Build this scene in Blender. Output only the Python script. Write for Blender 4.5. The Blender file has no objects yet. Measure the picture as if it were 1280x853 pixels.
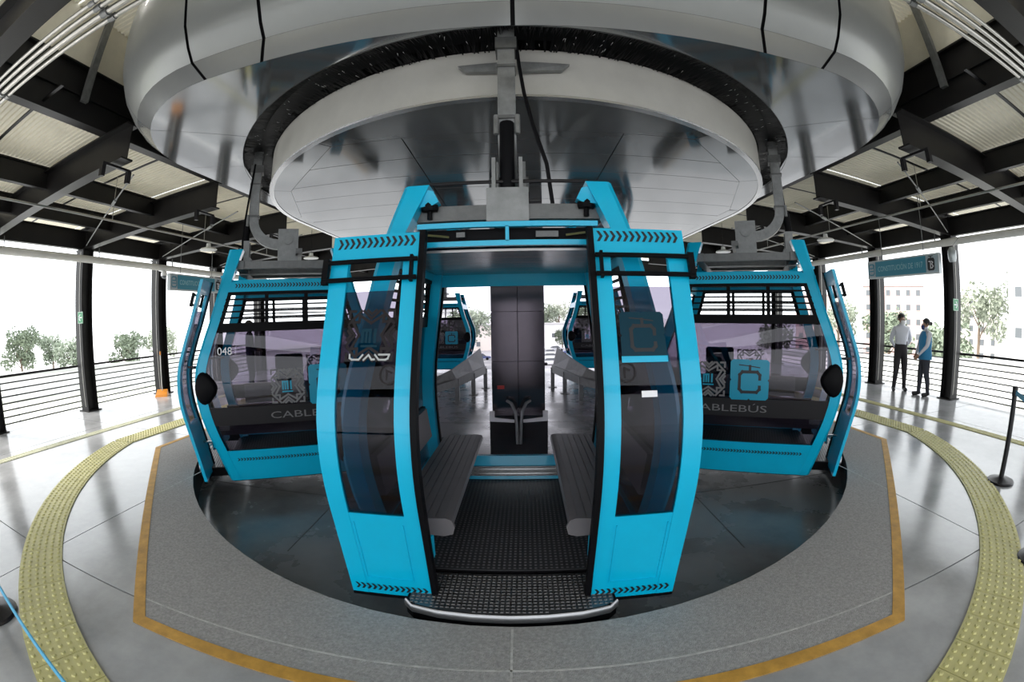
import bpy, bmesh, math, random
from mathutils import Vector, Matrix
random.seed(7)
PI = math.pi
sc = bpy.context.scene
COL = sc.collection

# ------------------------------------------------------------------ camera
FPX = 548.62                                  # equidistant fisheye, pixels per radian in the 1280 px frame
cam = bpy.data.cameras.new('camera')
cam.type = 'PANO'
cam.sensor_fit = 'HORIZONTAL'
cam.sensor_width = 36.0
cam.sensor_height = 36.0 * 853 / 1280
cam.panorama_type = 'FISHEYE_LENS_POLYNOMIAL'
cam.fisheye_fov = math.radians(200)
cam.fisheye_polynomial_k0 = 0.0
cam.fisheye_polynomial_k1 = -1.0 / (FPX * 36.0 / 1280)
cam.fisheye_polynomial_k2 = 0.0
cam.fisheye_polynomial_k3 = 0.0
cam.fisheye_polynomial_k4 = 0.0
cam.clip_start = 0.02
cam.clip_end = 2000
cob = bpy.data.objects.new('camera', cam)
COL.objects.link(cob)
r_ = Vector((0.99978558, 0.01403888, -0.01522171))
u_ = Vector((0.01441327, 0.05599243, 0.99832715))
f_ = Vector((-0.0148677, 0.99833249, -0.05577808))
m_ = Matrix((( r_.x, u_.x, -f_.x, 0), (r_.y, u_.y, -f_.y, 0), (r_.z, u_.z, -f_.z, 1.65), (0, 0, 0, 1)))
cob.matrix_world = m_
sc.camera = cob

# ------------------------------------------------------------------ sky, exposure
w = bpy.data.worlds.new('overcast_sky')
sc.world = w
w.use_nodes = True
bg = w.node_tree.nodes['Background']
bg.inputs[0].default_value = (0.93, 0.97, 1.0, 1)
bg.inputs[1].default_value = 2.85
sun = bpy.data.lights.new('hazy_sun', 'SUN')
sun.energy = 7.0
sun.angle = math.radians(20)
sun.color = (1.0, 0.96, 0.9)
sob = bpy.data.objects.new('hazy_sun', sun)
COL.objects.link(sob)
sob.rotation_euler = (0, math.radians(-50), math.radians(12))
sc.view_settings.view_transform = 'Standard'
sc.view_settings.look = 'None'
sc.view_settings.exposure = 0.0
sc.view_settings.gamma = 1.0
sc.view_settings.use_curve_mapping = False
try:
    sc.cycles.use_denoising = True
    sc.cycles.max_bounces = 10
    sc.cycles.diffuse_bounces = 5
    sc.cycles.glossy_bounces = 5
    sc.cycles.transparent_max_bounces = 24
    sc.cycles.sample_clamp_indirect = 8.0
    sc.cycles.caustics_reflective = False
    sc.cycles.caustics_refractive = False
except Exception:
    pass

# ------------------------------------------------------------------ materials
M = {}
def mat(name, col, rough=0.5, metal=0.0, coat=0.0, var=0.0, scale=6.0, bump=0.0, bscale=60.0, rvar=0.0, trans=0.0, spec=0.5):
    m = bpy.data.materials.new(name); m.use_nodes = True
    nt = m.node_tree; b = nt.nodes['Principled BSDF']
    b.inputs['Base Color'].default_value = (*col, 1)
    b.inputs['Roughness'].default_value = rough
    b.inputs['Metallic'].default_value = metal
    b.inputs['Coat Weight'].default_value = coat
    b.inputs['Coat Roughness'].default_value = 0.06
    b.inputs['Specular IOR Level'].default_value = spec
    if var or rvar or bump:
        tc = nt.nodes.new('ShaderNodeTexCoord')
    if var or rvar:
        n = nt.nodes.new('ShaderNodeTexNoise'); n.inputs['Scale'].default_value = scale
        n.inputs['Detail'].default_value = 8; n.inputs['Roughness'].default_value = 0.65
        nt.links.new(tc.outputs['Object'], n.inputs['Vector'])
    if var:
        mx = nt.nodes.new('ShaderNodeMix'); mx.data_type = 'RGBA'
        mx.inputs[6].default_value = (*[max(0, c * (1 - var)) for c in col], 1)
        mx.inputs[7].default_value = (*[min(1, c * (1 + var)) for c in col], 1)
        cr = nt.nodes.new('ShaderNodeMapRange')
        cr.inputs[1].default_value = 0.3; cr.inputs[2].default_value = 0.7
        nt.links.new(n.outputs['Fac'], cr.inputs[0]); nt.links.new(cr.outputs[0], mx.inputs[0])
        nt.links.new(mx.outputs[2], b.inputs['Base Color'])
    if rvar:
        mr = nt.nodes.new('ShaderNodeMapRange')
        mr.inputs[1].default_value = 0.3; mr.inputs[2].default_value = 0.7
        mr.inputs[3].default_value = max(0.02, rough - rvar); mr.inputs[4].default_value = min(1, rough + rvar)
        nt.links.new(n.outputs['Fac'], mr.inputs[0]); nt.links.new(mr.outputs[0], b.inputs['Roughness'])
    if bump:
        nb = nt.nodes.new('ShaderNodeTexNoise'); nb.inputs['Scale'].default_value = bscale; nb.inputs['Detail'].default_value = 4
        nt.links.new(tc.outputs['Object'], nb.inputs['Vector'])
        bp = nt.nodes.new('ShaderNodeBump'); bp.inputs['Strength'].default_value = bump; bp.inputs['Distance'].default_value = 0.01
        nt.links.new(nb.outputs['Fac'], bp.inputs['Height']); nt.links.new(bp.outputs[0], b.inputs['Normal'])
    if trans:
        out = nt.nodes['Material Output']
        tr = nt.nodes.new('ShaderNodeBsdfTranslucent'); tr.inputs[0].default_value = (*col, 1)
        ms = nt.nodes.new('ShaderNodeMixShader'); ms.inputs[0].default_value = trans
        nt.links.new(b.outputs[0], ms.inputs[1]); nt.links.new(tr.outputs[0], ms.inputs[2]); nt.links.new(ms.outputs[0], out.inputs[0])
    M[name] = m
    return m
def glass(name, tint, refl=1.0, rough=0.01):
    m = bpy.data.materials.new(name); m.use_nodes = True
    nt = m.node_tree; nt.nodes.remove(nt.nodes['Principled BSDF']); out = nt.nodes['Material Output']
    t = nt.nodes.new('ShaderNodeBsdfTransparent'); t.inputs[0].default_value = (*tint, 1)
    g = nt.nodes.new('ShaderNodeBsdfGlossy'); g.inputs['Roughness'].default_value = rough
    fr = nt.nodes.new('ShaderNodeFresnel'); fr.inputs[0].default_value = 1.45
    mu = nt.nodes.new('ShaderNodeMath'); mu.operation = 'MULTIPLY'; mu.inputs[1].default_value = refl
    nt.links.new(fr.outputs[0], mu.inputs[0])
    ms = nt.nodes.new('ShaderNodeMixShader')
    nt.links.new(mu.outputs[0], ms.inputs[0]); nt.links.new(t.outputs[0], ms.inputs[1]); nt.links.new(g.outputs[0], ms.inputs[2])
    nt.links.new(ms.outputs[0], out.inputs[0])
    M[name] = m
    return m
mat('turquoise', (0.0, 0.405, 0.64), 0.36, coat=0.25, var=0.04, scale=3, spec=0.35)
mat('turquoise_print', (0.0, 0.27, 0.42), 0.45)
mat('dim_print', (0.0, 0.028, 0.048), 0.5, spec=0.2)
mat('dark_print', (0.016, 0.013, 0.015), 0.5, spec=0.2)
mat('housing_bevel', (0.33, 0.34, 0.345), 0.22, metal=0.35, coat=0.2, var=0.05, scale=1.5)
mat('grey_print', (0.15, 0.148, 0.155), 0.5)
mat('pale_print', (0.42, 0.44, 0.44), 0.5)
mat('white_print', (0.75, 0.75, 0.78), 0.5)
mat('black_print', (0.008, 0.010, 0.014), 0.5)
mat('rubber', (0.004, 0.004, 0.005), 0.5, spec=0.08)
mat('black_metal', (0.010, 0.009, 0.011), 0.38, var=0.2, scale=4, spec=0.35)
mat('beam_black', (0.011, 0.010, 0.010), 0.40, var=0.3, scale=3, bump=0.05, spec=0.35)
mat('galvanised', (0.20, 0.205, 0.205), 0.42, metal=0.5, var=0.25, scale=9, rvar=0.1)
mat('galvanised_dark', (0.11, 0.112, 0.112), 0.45, metal=0.45, var=0.3, scale=9, rvar=0.1)
mat('pipe_white', (0.62, 0.61, 0.57), 0.4, var=0.06)
mat('conduit', (0.42, 0.41, 0.38), 0.3, metal=0.7, var=0.1)
mat('housing_paint', (0.36, 0.37, 0.365), 0.32, metal=0.25, coat=0.25, var=0.05, scale=1.5)
mat('housing_gloss', (0.30, 0.31, 0.32), 0.10, metal=0.75, coat=0.3, var=0.05, scale=1.5)
mat('drum_band', (0.47, 0.46, 0.43), 0.42, metal=0.15, var=0.07, scale=3, rvar=0.08)
mat('drum_panel', (0.25, 0.255, 0.26), 0.09, metal=0.62, var=0.08, scale=1.2, rvar=0.04)
mat('brush', (0.004, 0.004, 0.005), 0.5, spec=0.2)
mat('bristle', (0.004, 0.004, 0.005), 0.45, spec=0.2)
mat('ceiling_sheet', (0.74, 0.70, 0.58), 0.55, var=0.12, scale=1.6, trans=0.05)
mat('concrete', (0.36, 0.365, 0.375), 0.18, var=0.30, scale=1.0, bump=0.02, bscale=30, rvar=0.07, spec=0.7)
mat('concrete_joint', (0.05, 0.05, 0.05), 0.9)
mat('coating', (0.300, 0.292, 0.287), 0.78, var=0.28, scale=55, bump=0.5, bscale=160)
mat('coating_line', (0.42, 0.41, 0.40), 0.85, var=0.3, scale=20)
mat('yellow_line', (0.50, 0.27, 0.045), 0.6, var=0.25, scale=9, bump=0.1)
mat('tactile', (0.47, 0.44, 0.185), 0.5, var=0.12, scale=5)
mat('tactile_pale', (0.46, 0.46, 0.33), 0.5, var=0.12, scale=5)  # paler, greyer tile colour for the left strip
mat('pit_floor', (0.16, 0.16, 0.165), 0.26, var=0.35, scale=1.1, rvar=0.14, spec=0.6)
mat('pit_wall', (0.05, 0.05, 0.05), 0.7)
mat('mat_floor', (0.020, 0.020, 0.022), 0.5, var=0.15, scale=10)
mat('tread', (0.13, 0.13, 0.135), 0.35, metal=0.7)
mat('step_rim', (0.30, 0.30, 0.31), 0.3, metal=0.85)
mat('seat_grey', (0.115, 0.108, 0.117), 0.45, var=0.1, scale=4)
mat('panel_grey', (0.016, 0.015, 0.017), 0.5, spec=0.25)
mat('cabin_ceiling', (0.40, 0.38, 0.38), 0.25, metal=0.5, var=0.05)
mat('brass_rod', (0.42, 0.33, 0.14), 0.35, metal=0.8)
mat('pillar_steel', (0.085, 0.08, 0.085), 0.16, metal=0.75, var=0.25, scale=1.4, rvar=0.06)
mat('steel_clean', (0.55, 0.55, 0.56), 0.25, metal=0.9)
mat('white_paint', (0.72, 0.72, 0.72), 0.4)
mat('red_led', (0.5, 0.04, 0.03), 0.4)
mat('sign_blue', (0.02, 0.23, 0.33), 0.4)
mat('sign_frame', (0.42, 0.45, 0.46), 0.35, metal=0.4)
mat('sign_panel', (0.34, 0.42, 0.47), 0.4)
mat('sign_letter', (0.30, 0.55, 0.62), 0.4)
mat('exit_green', (0.03, 0.22, 0.09), 0.4)
mat('orange_plastic', (0.72, 0.25, 0.01), 0.4)
mat('belt_blue', (0.06, 0.34, 0.55), 0.6)
mat('skin', (0.34, 0.19, 0.12), 0.5)
mat('hair', (0.012, 0.009, 0.008), 0.5)
mat('shirt_white', (0.62, 0.63, 0.68), 0.8)
mat('trousers', (0.018, 0.015, 0.018), 0.8)
mat('leggings', (0.035, 0.037, 0.05), 0.8)
mat('vest_blue', (0.02, 0.20, 0.40), 0.7)
mat('navy', (0.02, 0.025, 0.06), 0.8)
mat('shoe', (0.012, 0.011, 0.012), 0.4)
mat('mask_white', (0.75, 0.75, 0.75), 0.7)
mat('mask_blue', (0.02, 0.04, 0.16), 0.7)
mat('eye_white', (0.7, 0.7, 0.7), 0.3)
mat('leaf_haze_dark', (0.20, 0.24, 0.175), 0.7, var=0.3, scale=0.6)  # leaf colour lightened to stand in for distance haze and overexposure
mat('leaf_haze_pale', (0.30, 0.33, 0.26), 0.7, var=0.3, scale=0.6)  # paler foliage, with haze and overexposure mixed into its colour
mat('bark', (0.16, 0.12, 0.09), 0.9)
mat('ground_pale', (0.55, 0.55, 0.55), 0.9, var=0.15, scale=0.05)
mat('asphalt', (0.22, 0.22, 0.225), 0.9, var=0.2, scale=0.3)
mat('lawn_glare', (0.46, 0.47, 0.40), 0.9, var=0.2, scale=0.2)  # grass colour lightened to imitate the glare outside
mat('wall_white', (0.78, 0.78, 0.77), 0.8)
mat('wall_pink', (0.52, 0.38, 0.35), 0.8, var=0.08, scale=0.4)
mat('wall_sand', (0.62, 0.57, 0.52), 0.8)
mat('roof_grey', (0.42, 0.42, 0.42), 0.8)
mat('dark_window', (0.12, 0.13, 0.14), 0.15)
mat('car_white', (0.70, 0.70, 0.70), 0.25, coat=0.5)
mat('car_blue', (0.08, 0.10, 0.22), 0.25, coat=0.5)
mat('car_silver', (0.42, 0.43, 0.45), 0.25, coat=0.5)
mat('lamp_white', (0.75, 0.76, 0.74), 0.4)
glass('glass_door', (0.47, 0.445, 0.50), 0.5)
glass('glass_side', (0.57, 0.545, 0.60), 0.9)
glass('glass_rear', (0.90, 0.88, 0.91), 0.0)
glass('glass_clear', (0.96, 0.97, 0.97), 0.6)

# ------------------------------------------------------------------ mesh builder
class MB:
    def __init__(s): s.v = []; s.f = []; s.mi = []; s.cur = 0
    def face(s, idx): s.f.append(tuple(idx)); s.mi.append(s.cur)
    def poly(s, pts):
        b = len(s.v); s.v += [tuple(p) for p in pts]; s.face(range(b, b + len(pts)))
    def hexa(s, lo, hi):                                  # two quads, bottom and top, same winding (ccw seen from above)
        b = len(s.v); s.v += [tuple(p) for p in lo] + [tuple(p) for p in hi]; n = len(lo)
        s.face([b + i for i in range(n)][::-1]); s.face([b + n + i for i in range(n)])
        for i in range(n):
            j = (i + 1) % n; s.face((b + i, b + j, b + n + j, b + n + i))
    def box(s, x0, x1, y0, y1, z0, z1):
        s.hexa([(x0, y0, z0), (x1, y0, z0), (x1, y1, z0), (x0, y1, z0)], [(x0, y0, z1), (x1, y0, z1), (x1, y1, z1), (x0, y1, z1)])
    def cbox(s, x, y, z, a, b, c): s.box(x - a / 2, x + a / 2, y - b / 2, y + b / 2, z - c / 2, z + c / 2)
    def prism(s, poly, z0, z1): s.hexa([(x, y, z0) for x, y in poly], [(x, y, z1) for x, y in poly])
    def loft(s, rings, cap=True, closed=True):
        b = len(s.v); n = len(rings[0])
        for r in rings: s.v += [tuple(p) for p in r]
        for k in range(len(rings) - 1):
            for i in range(n if closed else n - 1):
                j = (i + 1) % n
                s.face((b + k * n + i, b + k * n + j, b + (k + 1) * n + j, b + (k + 1) * n + i))
        if cap and closed:
            s.face([b + i for i in range(n)][::-1]); s.face([b + (len(rings) - 1) * n + i for i in range(n)])
    def sweep(s, path, prof, up=(0, 0, 1)):
        P = [Vector(p) for p in path]; rings = []
        up = Vector(up); N = None
        for i, p in enumerate(P):
            t = (P[min(i + 1, len(P) - 1)] - P[max(i - 1, 0)]).normalized()
            if N is None:
                N = up - t * up.dot(t)
                if N.length < 1e-4: N = Vector((1, 0, 0)) - t * t.x
            else: N = N - t * N.dot(t)
            N.normalize(); Bn = t.cross(N)
            rings.append([p + Bn * a + N * c for a, c in (prof(i) if callable(prof) else prof)])
        s.loft(rings)
    def tube(s, path, r, n=8, up=(0, 0, 1)):
        rr = r if callable(r) else (lambda i: r)
        s.sweep(path, lambda i: [(rr(i) * math.cos(2 * PI * k / n), rr(i) * math.sin(2 * PI * k / n)) for k in range(n)], up)
    def bar(s, path, wd, ht, up=(0, 0, 1)):
        s.sweep(path, [(-wd / 2, -ht / 2), (wd / 2, -ht / 2), (wd / 2, ht / 2), (-wd / 2, ht / 2)], up)
    def lathe(s, prof, n=16, c=(0, 0, 0)):
        s.loft([[(c[0] + r * math.cos(2 * PI * k / n), c[1] + r * math.sin(2 * PI * k / n), c[2] + z) for k in range(n)] for r, z in prof])
    def ball(s, c, rx, ry, rz, n=12, m=8, a0=-PI / 2, a1=PI / 2):
        s.loft([[(c[0] + rx * math.cos(a) * math.cos(2 * PI * k / n), c[1] + ry * math.cos(a) * math.sin(2 * PI * k / n), c[2] + rz * math.sin(a)) for k in range(n)]
                for a in [a0 + (a1 - a0) * (i + .02 * (i == 0) - .02 * (i == m)) / m for i in range(m + 1)]])
    def mapv(s, fn, start=0): s.v[start:] = [tuple(fn(p)) for p in s.v[start:]]
    def mesh(s, name, mats, smooth=None):
        me = bpy.data.meshes.new(name); me.from_pydata(s.v, [], s.f); me.update()
        for m in mats: me.materials.append(M[m])
        if len(mats) > 1: me.polygons.foreach_set('material_index', s.mi)
        bm = bmesh.new(); bm.from_mesh(me); bmesh.ops.recalc_face_normals(bm, faces=bm.faces)
        if smooth is not None:
            for f in bm.faces: f.smooth = True
            for e in bm.edges:
                if len(e.link_faces) == 2 and e.calc_face_angle(0) > math.radians(smooth): e.smooth = False
        bm.to_mesh(me); bm.free()
        return me
    def build(s, name, m, parent=None, smooth=None, loc=None):
        ms = [m] if isinstance(m, str) else list(m)
        return link(name, s.mesh(name, ms, smooth), parent, loc)
def link(name, me, parent=None, loc=None, rotz=0):
    o = bpy.data.objects.new(name, me); COL.objects.link(o)
    if parent: o.parent = parent
    if loc is not None: o.location = loc
    if rotz: o.rotation_euler = (0, 0, rotz)
    return o
def tag(o, label, cat, group=None):
    o['label'] = label; o['category'] = cat
    if group: o['group'] = group
    return o
def thing(name, label, cat, loc=(0, 0, 0), rotz=0, group=None):
    o = link(name, None, None, loc, rotz); return tag(o, label, cat, group)
def struct(o): o['kind'] = 'structure'; return o
def copy_tree(o, parent=None):
    c = o.copy(); COL.objects.link(c); c.parent = parent
    for ch in list(o.children): copy_tree(ch, c)
    return c
def interp(tab):
    def f(z):
        if z <= tab[0][0]: return tab[0][1]
        for (a, b), (c, d) in zip(tab, tab[1:]):
            if z <= c:
                return b + (d - b) * (z - a) / (c - a)
        return tab[-1][1]
    return f
def smoothtab(tab):                                       # catmull-rom through a table
    def f(z):
        n = len(tab)
        if z <= tab[0][0]: return tab[0][1]
        if z >= tab[-1][0]: return tab[-1][1]
        for i in range(n - 1):
            if z <= tab[i + 1][0]:
                x0, y0 = tab[i]; x1, y1 = tab[i + 1]
                s0 = (y1 - tab[i - 1][1]) / (x1 - tab[i - 1][0]) if i > 0 else (y1 - y0) / (x1 - x0)
                s1 = (tab[i + 2][1] - y0) / (tab[i + 2][0] - x0) if i + 2 < n else (y1 - y0) / (x1 - x0)
                h = x1 - x0; t = (z - x0) / h
                return (2*t**3 - 3*t**2 + 1) * y0 + (t**3 - 2*t**2 + t) * h * s0 + (-2*t**3 + 3*t**2) * y1 + (t**3 - t**2) * h * s1
    return f
def stroke(mb, pts, wd):
    for (x0, y0), (x1, y1) in zip(pts, pts[1:]):
        d = math.hypot(x1 - x0, y1 - y0); 
        if d < 1e-6: continue
        nx, ny = -(y1 - y0) / d * wd / 2, (x1 - x0) / d * wd / 2
        ex, ey = (x1 - x0) / d * wd * .5, (y1 - y0) / d * wd * .5
        k = max(1, int(d / .025))
        for q in range(k):
            a, b = q / k, (q + 1) / k
            ax, ay = x0 - ex + (x1 - x0 + 2 * ex) * a, y0 - ey + (y1 - y0 + 2 * ey) * a
            bx, by = x0 - ex + (x1 - x0 + 2 * ex) * b, y0 - ey + (y1 - y0 + 2 * ey) * b
            mb.poly([(ax - nx, ay - ny, 0), (bx - nx, by - ny, 0), (bx + nx, by + ny, 0), (ax + nx, ay + ny, 0)])
def text2d(txt, size, width=None):
    """flat triangulated lettering, origin at its lower left corner"""
    cu = bpy.data.curves.new('lettering', 'FONT'); cu.body = txt; cu.size = size; cu.resolution_u = 3
    o = bpy.data.objects.new('lettering', cu); COL.objects.link(o)
    dg = bpy.context.evaluated_depsgraph_get(); me = bpy.data.meshes.new_from_object(o.evaluated_get(dg))
    vs = [v.co.copy() for v in me.vertices]; fs = [tuple(p.vertices) for p in me.polygons]
    bpy.data.objects.remove(o); bpy.data.curves.remove(cu); bpy.data.meshes.remove(me)
    x0 = min(v.x for v in vs); x1 = max(v.x for v in vs); k = (width / (x1 - x0)) if width else 1
    mb = MB(); mb.v = [((v.x - x0) * k, v.y, 0) for v in vs]; mb.f = fs; mb.mi = [0] * len(fs)
    return mb
def merge(dst, src, fn):
    b = len(dst.v); dst.v += [tuple(fn(p)) for p in src.v]; dst.f += [tuple(i + b for i in f) for f in src.f]; dst.mi += [dst.cur] * len(src.f)

CY = 6.51                                                  # y of the wheel's axis
def upath(R, xs, y1, n=48, y0=None):
    """U-shaped line: front half circle round (0, CY) then straight back to y1, left to right"""
    pts = [(-xs, y1)]
    a0 = math.asin(min(1, xs / R))
    for i in range(n + 1):
        a = -a0 + 2 * a0 * i / n
        pts.append((R * math.sin(a), CY - R * math.cos(a)))
    pts.append((xs, y1))
    return pts
YB = 13.7                                                  # rear edge of the platform

# ================================================================== SETTING
# ---- platform
def clip(poly, axis, val, keep_less):
    out = []
    for i, p in enumerate(poly):
        q = poly[(i + 1) % len(poly)]
        ip = (p[axis] <= val) == keep_less or p[axis] == val; iq = (q[axis] <= val) == keep_less or q[axis] == val
        if ip: out.append(p)
        if ip != iq:
            t = (val - p[axis]) / (q[axis] - p[axis]); out.append((p[0] + t * (q[0] - p[0]), p[1] + t * (q[1] - p[1])))
    return out
def area(p): return sum(a[0] * b[1] - b[0] * a[1] for a, b in zip(p, p[1:] + p[:1])) / 2
PIT = upath(4.59, 4.585, YB)
FX = 9.45
fpoly = [(-FX, YB)] + PIT + [(FX, YB), (FX, -7.3), (-FX, -7.3)]
mb = MB(); mb.prism(fpoly[::-1], -0.42, -0.02)
floor = struct(mb.build('floor', 'concrete_joint'))
gx = [-FX, -7.2, -3.6, -0.05, 3.55, 7.15, FX]; gy = [-7.3, -5.65, -2.05, 1.55, 5.15, 8.75, YB]
for i in range(6):
    for j in range(6):
        g = 0.006
        halves = [(gx[i] + g, gx[i + 1] - g)]
        for a, b in halves:
            p = clip(clip(clip(clip(fpoly, 0, a, False), 0, b, True), 1, gy[j] + g, False), 1, gy[j + 1] - g, True)
            if len(p) < 3 or abs(area(p)) < .02: continue
            if area(p) < 0: p = p[::-1]
            mb = MB(); mb.prism(p, -0.06, 0.0); mb.build('floor_slab', 'concrete', floor)
# ---- sunken track floor
pp = [(x * 1.02, y) for x, y in upath(4.7, 4.69, 16.2)]
mb = MB(); mb.prism(pp[::-1], -0.5, -0.30); pit = struct(mb.build('floor_track', 'pit_floor'))
mb = MB()
for (x0, y0), (x1, y1) in zip(PIT, PIT[1:]):
    mb.poly([(x0, y0, -.3), (x1, y1, -.3), (x1, y1, -.004), (x0, y0, -.004)])
struct(mb.build('trim_1', 'pit_wall'))
mb = MB()
for y in (4.3, 7.9, 11.5): mb.box(-4.5, 4.5, y - .006, y + .006, -.302, -.2985)
for x in (-2.0, 1.9): mb.box(x - .006, x + .006, 3.0, YB, -.302, -.2985)
mb.build('floor_joint', 'concrete_joint', pit)
# ---- anti-slip coating and its yellow border
out = [(-5.0, YB), (-5.0, 4.37), (-2.2, 1.33), (2.12, 1.30), (4.98, 4.30), (5.0, YB)]
mb = MB(); mb.prism((out + PIT[::-1])[::-1] if area(out + PIT[::-1]) < 0 else out + PIT[::-1], -.001, .006)
coat_o = struct(mb.build('floor_coating', 'coating'))
mb = MB()
for pts in ([(-3.6, 2.92), (-3.6, 4.0)], [(3.55, 2.92), (3.55, 3.9)], [(-2.35, 1.57), (2.3, 1.57)], [(-.05, 1.36), (-.05, 1.9)]):
    for a, b in zip(pts, pts[1:]): mb.bar([(*a, .0055), (*b, .0055)], .012, .003)
mb.build('coating_joint', 'coating_line', coat_o)
def offs(poly, d):
    res = []
    for i, p in enumerate(poly):
        n = Vector((0, 0))
        for a, b in ((i - 1, i), (i, i + 1)):
            if a < 0 or b >= len(poly): continue
            t = (Vector(poly[b]) - Vector(poly[a])).normalized(); n += Vector((t.y, -t.x))
        n.normalize(); k = 1.0
        if 0 < i < len(poly) - 1:
            t = (Vector(poly[i + 1]) - Vector(poly[i])).normalized(); k = 1 / max(.5, n.dot(Vector((t.y, -t.x))))
        res.append(tuple(Vector(p) + n * d * k))
    return res
o2 = offs(out, -.085)
mb = MB()
for i in range(len(out) - 1):
    q = [out[i], out[i + 1], o2[i + 1], o2[i]]
    if area(q) < 0: q = q[::-1]
    mb.prism(q, .0, .009)
struct(mb.build('trim_2', 'yellow_line'))
# ---- tactile paving: curved run of domed tiles, each tile a part
def dome(mb, x, y, z, r, h):
    n = 6
    mb.loft([[(x + rr * math.cos(2 * PI * k / n), y + rr * math.sin(2 * PI * k / n), zz) for k in range(n)] for rr, zz in ((r, z), (r * .62, z + h))])
Ri, Ro = 5.985, 6.385
tact = thing('tactile_strip', 'curved yellow tactile strip of raised domes sweeping round the platform', 'tactile strip', (0, CY, 0))
na = 50; a_end = math.asin(5.80 / 6.185); da = 2 * a_end / na
mb = MB(); h = da / 2 - .0006
mb.hexa([(Ri * math.sin(-h), -Ri * math.cos(h), .001), (Ro * math.sin(-h), -Ro * math.cos(h), .001), (Ro * math.sin(h), -Ro * math.cos(h), .001), (Ri * math.sin(h), -Ri * math.cos(h), .001)][::1],
        [(Ri * math.sin(-h), -Ri * math.cos(h), .012), (Ro * math.sin(-h), -Ro * math.cos(h), .012), (Ro * math.sin(h), -Ro * math.cos(h), .012), (Ri * math.sin(h), -Ri * math.cos(h), .012)])
for i in range(6):
    for j in range(4):
        rr = Ri + (i + .5) / 6 * (Ro - Ri); a = -h + (j + .5) / 4 * 2 * h
        dome(mb, rr * math.sin(a), -rr * math.cos(a), .0119, .019, .009)
tile_me = mb.mesh('tile', ['tactile'])
for i in range(na): link('tile', tile_me, tact, (0, 0, 0), -a_end + da * (i + .5))
mb = MB(); mb.box(-.2, .2, -.117, .117, .001, .012)
for i in range(6):
    for j in range(4): dome(mb, -.2 + (i + .5) / 15, -.117 + (j + .5) * .0585, .0119, .019, .009)
tile2 = mb.mesh('tile', ['tactile'])
ye = -6.185 * math.cos(a_end)
for sx in (-1, 1):
    for k in range(22): link('tile', tile2, tact, (sx * 5.81, ye + .12 + k * .236, 0))
for sx, nm in ((-1, 'left'), (1, 'right')):
    t = thing('warning_strip', f'narrow straight tactile strip on the floor along the {nm} railing', 'tactile strip', (sx * 6.83, 0, 0))
    mb = MB(); mb.box(-.1, .1, -.145, .145, .001, .009)
    for i in range(4):
        for j in range(5): mb.cbox(-.075 + i * .05, -.116 + j * .058, .0105, .016, .04, .005)
    me = mb.mesh('tile', ['tactile_pale' if sx < 0 else 'tactile'])
    for k in range(36): link('tile', me, t, (0, -.6 + k * .3, 0))

# ---- roof
COLY = [-3.93, -1.44, 0.98, 3.38, 5.87, 8.36, 10.85, 13.34, 15.83, 18.32]
def zb(x): return 3.34 + (8.9 - abs(x)) * .058            # underside of the rafters
RD = 0.46
def zdeck(x): return zb(x) + RD + .10
ceil = struct(link('ceiling', None))
def ibeam(mb, p0, p1, depth, fl, tf=.022, tw=.016):
    """I section hanging between two points of its underside"""
    p0, p1 = Vector(p0), Vector(p1); d = (p1 - p0).normalized(); side = Vector((-d.y, d.x, 0)).normalized(); up = Vector((0, 0, 1))
    def slab(wd, z0, z1):
        lo, hi = [], []
        for p, s in ((p0, -1), (p0, 1), (p1, 1), (p1, -1)):
            q = p + side * (s * wd / 2); lo.append(q + up * z0); hi.append(q + up * z1)
        mb.hexa(lo, hi)
    slab(fl, 0, tf); slab(tw, tf, depth - tf); slab(fl, depth - tf, depth)
for y in COLY:
    if y < 2: segs = [(-9.2, -.03), (.03, 9.2)]
    else: segs = [(-9.2, -4.90 if y > 4 else -4.42), (4.90 if y > 4 else 4.42, 9.2)]
    for a, b in segs:
        mb = MB(); dz = -.10 if y == .98 else 0; ibeam(mb, (a, y, zb(a) + dz), (b, y, zb(b) + dz), RD - dz, .20)
        o = mb.build('rafter', 'beam_black', ceil)
XG = 4.95                                                  # step between the low side roofs and the raised middle roof
for sx in (-1, 1):
    zg = zb(XG) + RD + .005
    mb = MB(); ibeam(mb, (sx * XG, -3.9, zg), (sx * XG, 18.3, zg), .70, .17)
    mb.box(sx * XG - .05, sx * XG + .05, -3.9, 18.3, zg + .33, zg + .37)
    mb.build('girder', 'beam_black', ceil)
    mb = MB(); mb.box(sx * XG - .01, sx * XG + .01, -3.9, 18.3, zg + .71, 5.50); mb.build('clerestory_panel', 'ceiling_sheet', ceil)
    for x in (6.55, 7.95):
        for ya, yb in zip(COLY, COLY[1:]):
            mb = MB(); ibeam(mb, (sx * x, ya + .01, zb(x) + .20), (sx * x, yb - .01, zb(x) + .20), .32, .10)
            mb.build('purlin', 'beam_black', ceil)
    for ya, yb in zip(COLY, COLY[1:]):
        mb = MB(); ibeam(mb, (sx * 8.93, ya + .01, zb(8.93) + .0), (sx * 8.93, yb - .01, zb(8.93)), .40, .12)
        mb.build('eave_beam', 'beam_black', ceil)
def corrugated(wy, x0, x1, pitch=.075, hgt=.02):
    mb = MB(); ys = []; n = max(2, int(wy / pitch)); p = wy / n
    for k in range(n):
        b = -wy / 2 + k * p; ys += [(b, hgt), (b + p * .15, 0), (b + p * .55, 0), (b + p * .70, hgt)]
    ys.append((wy / 2, hgt))
    for (ya, za), (yb, zb2) in zip(ys, ys[1:]):
        mb.poly([(x0, ya, za + zdeck(x0)), (x1, ya, za + zdeck(x1)), (x1, yb, zb2 + zdeck(x1)), (x0, yb, zb2 + zdeck(x0))])
    return mb
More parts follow.
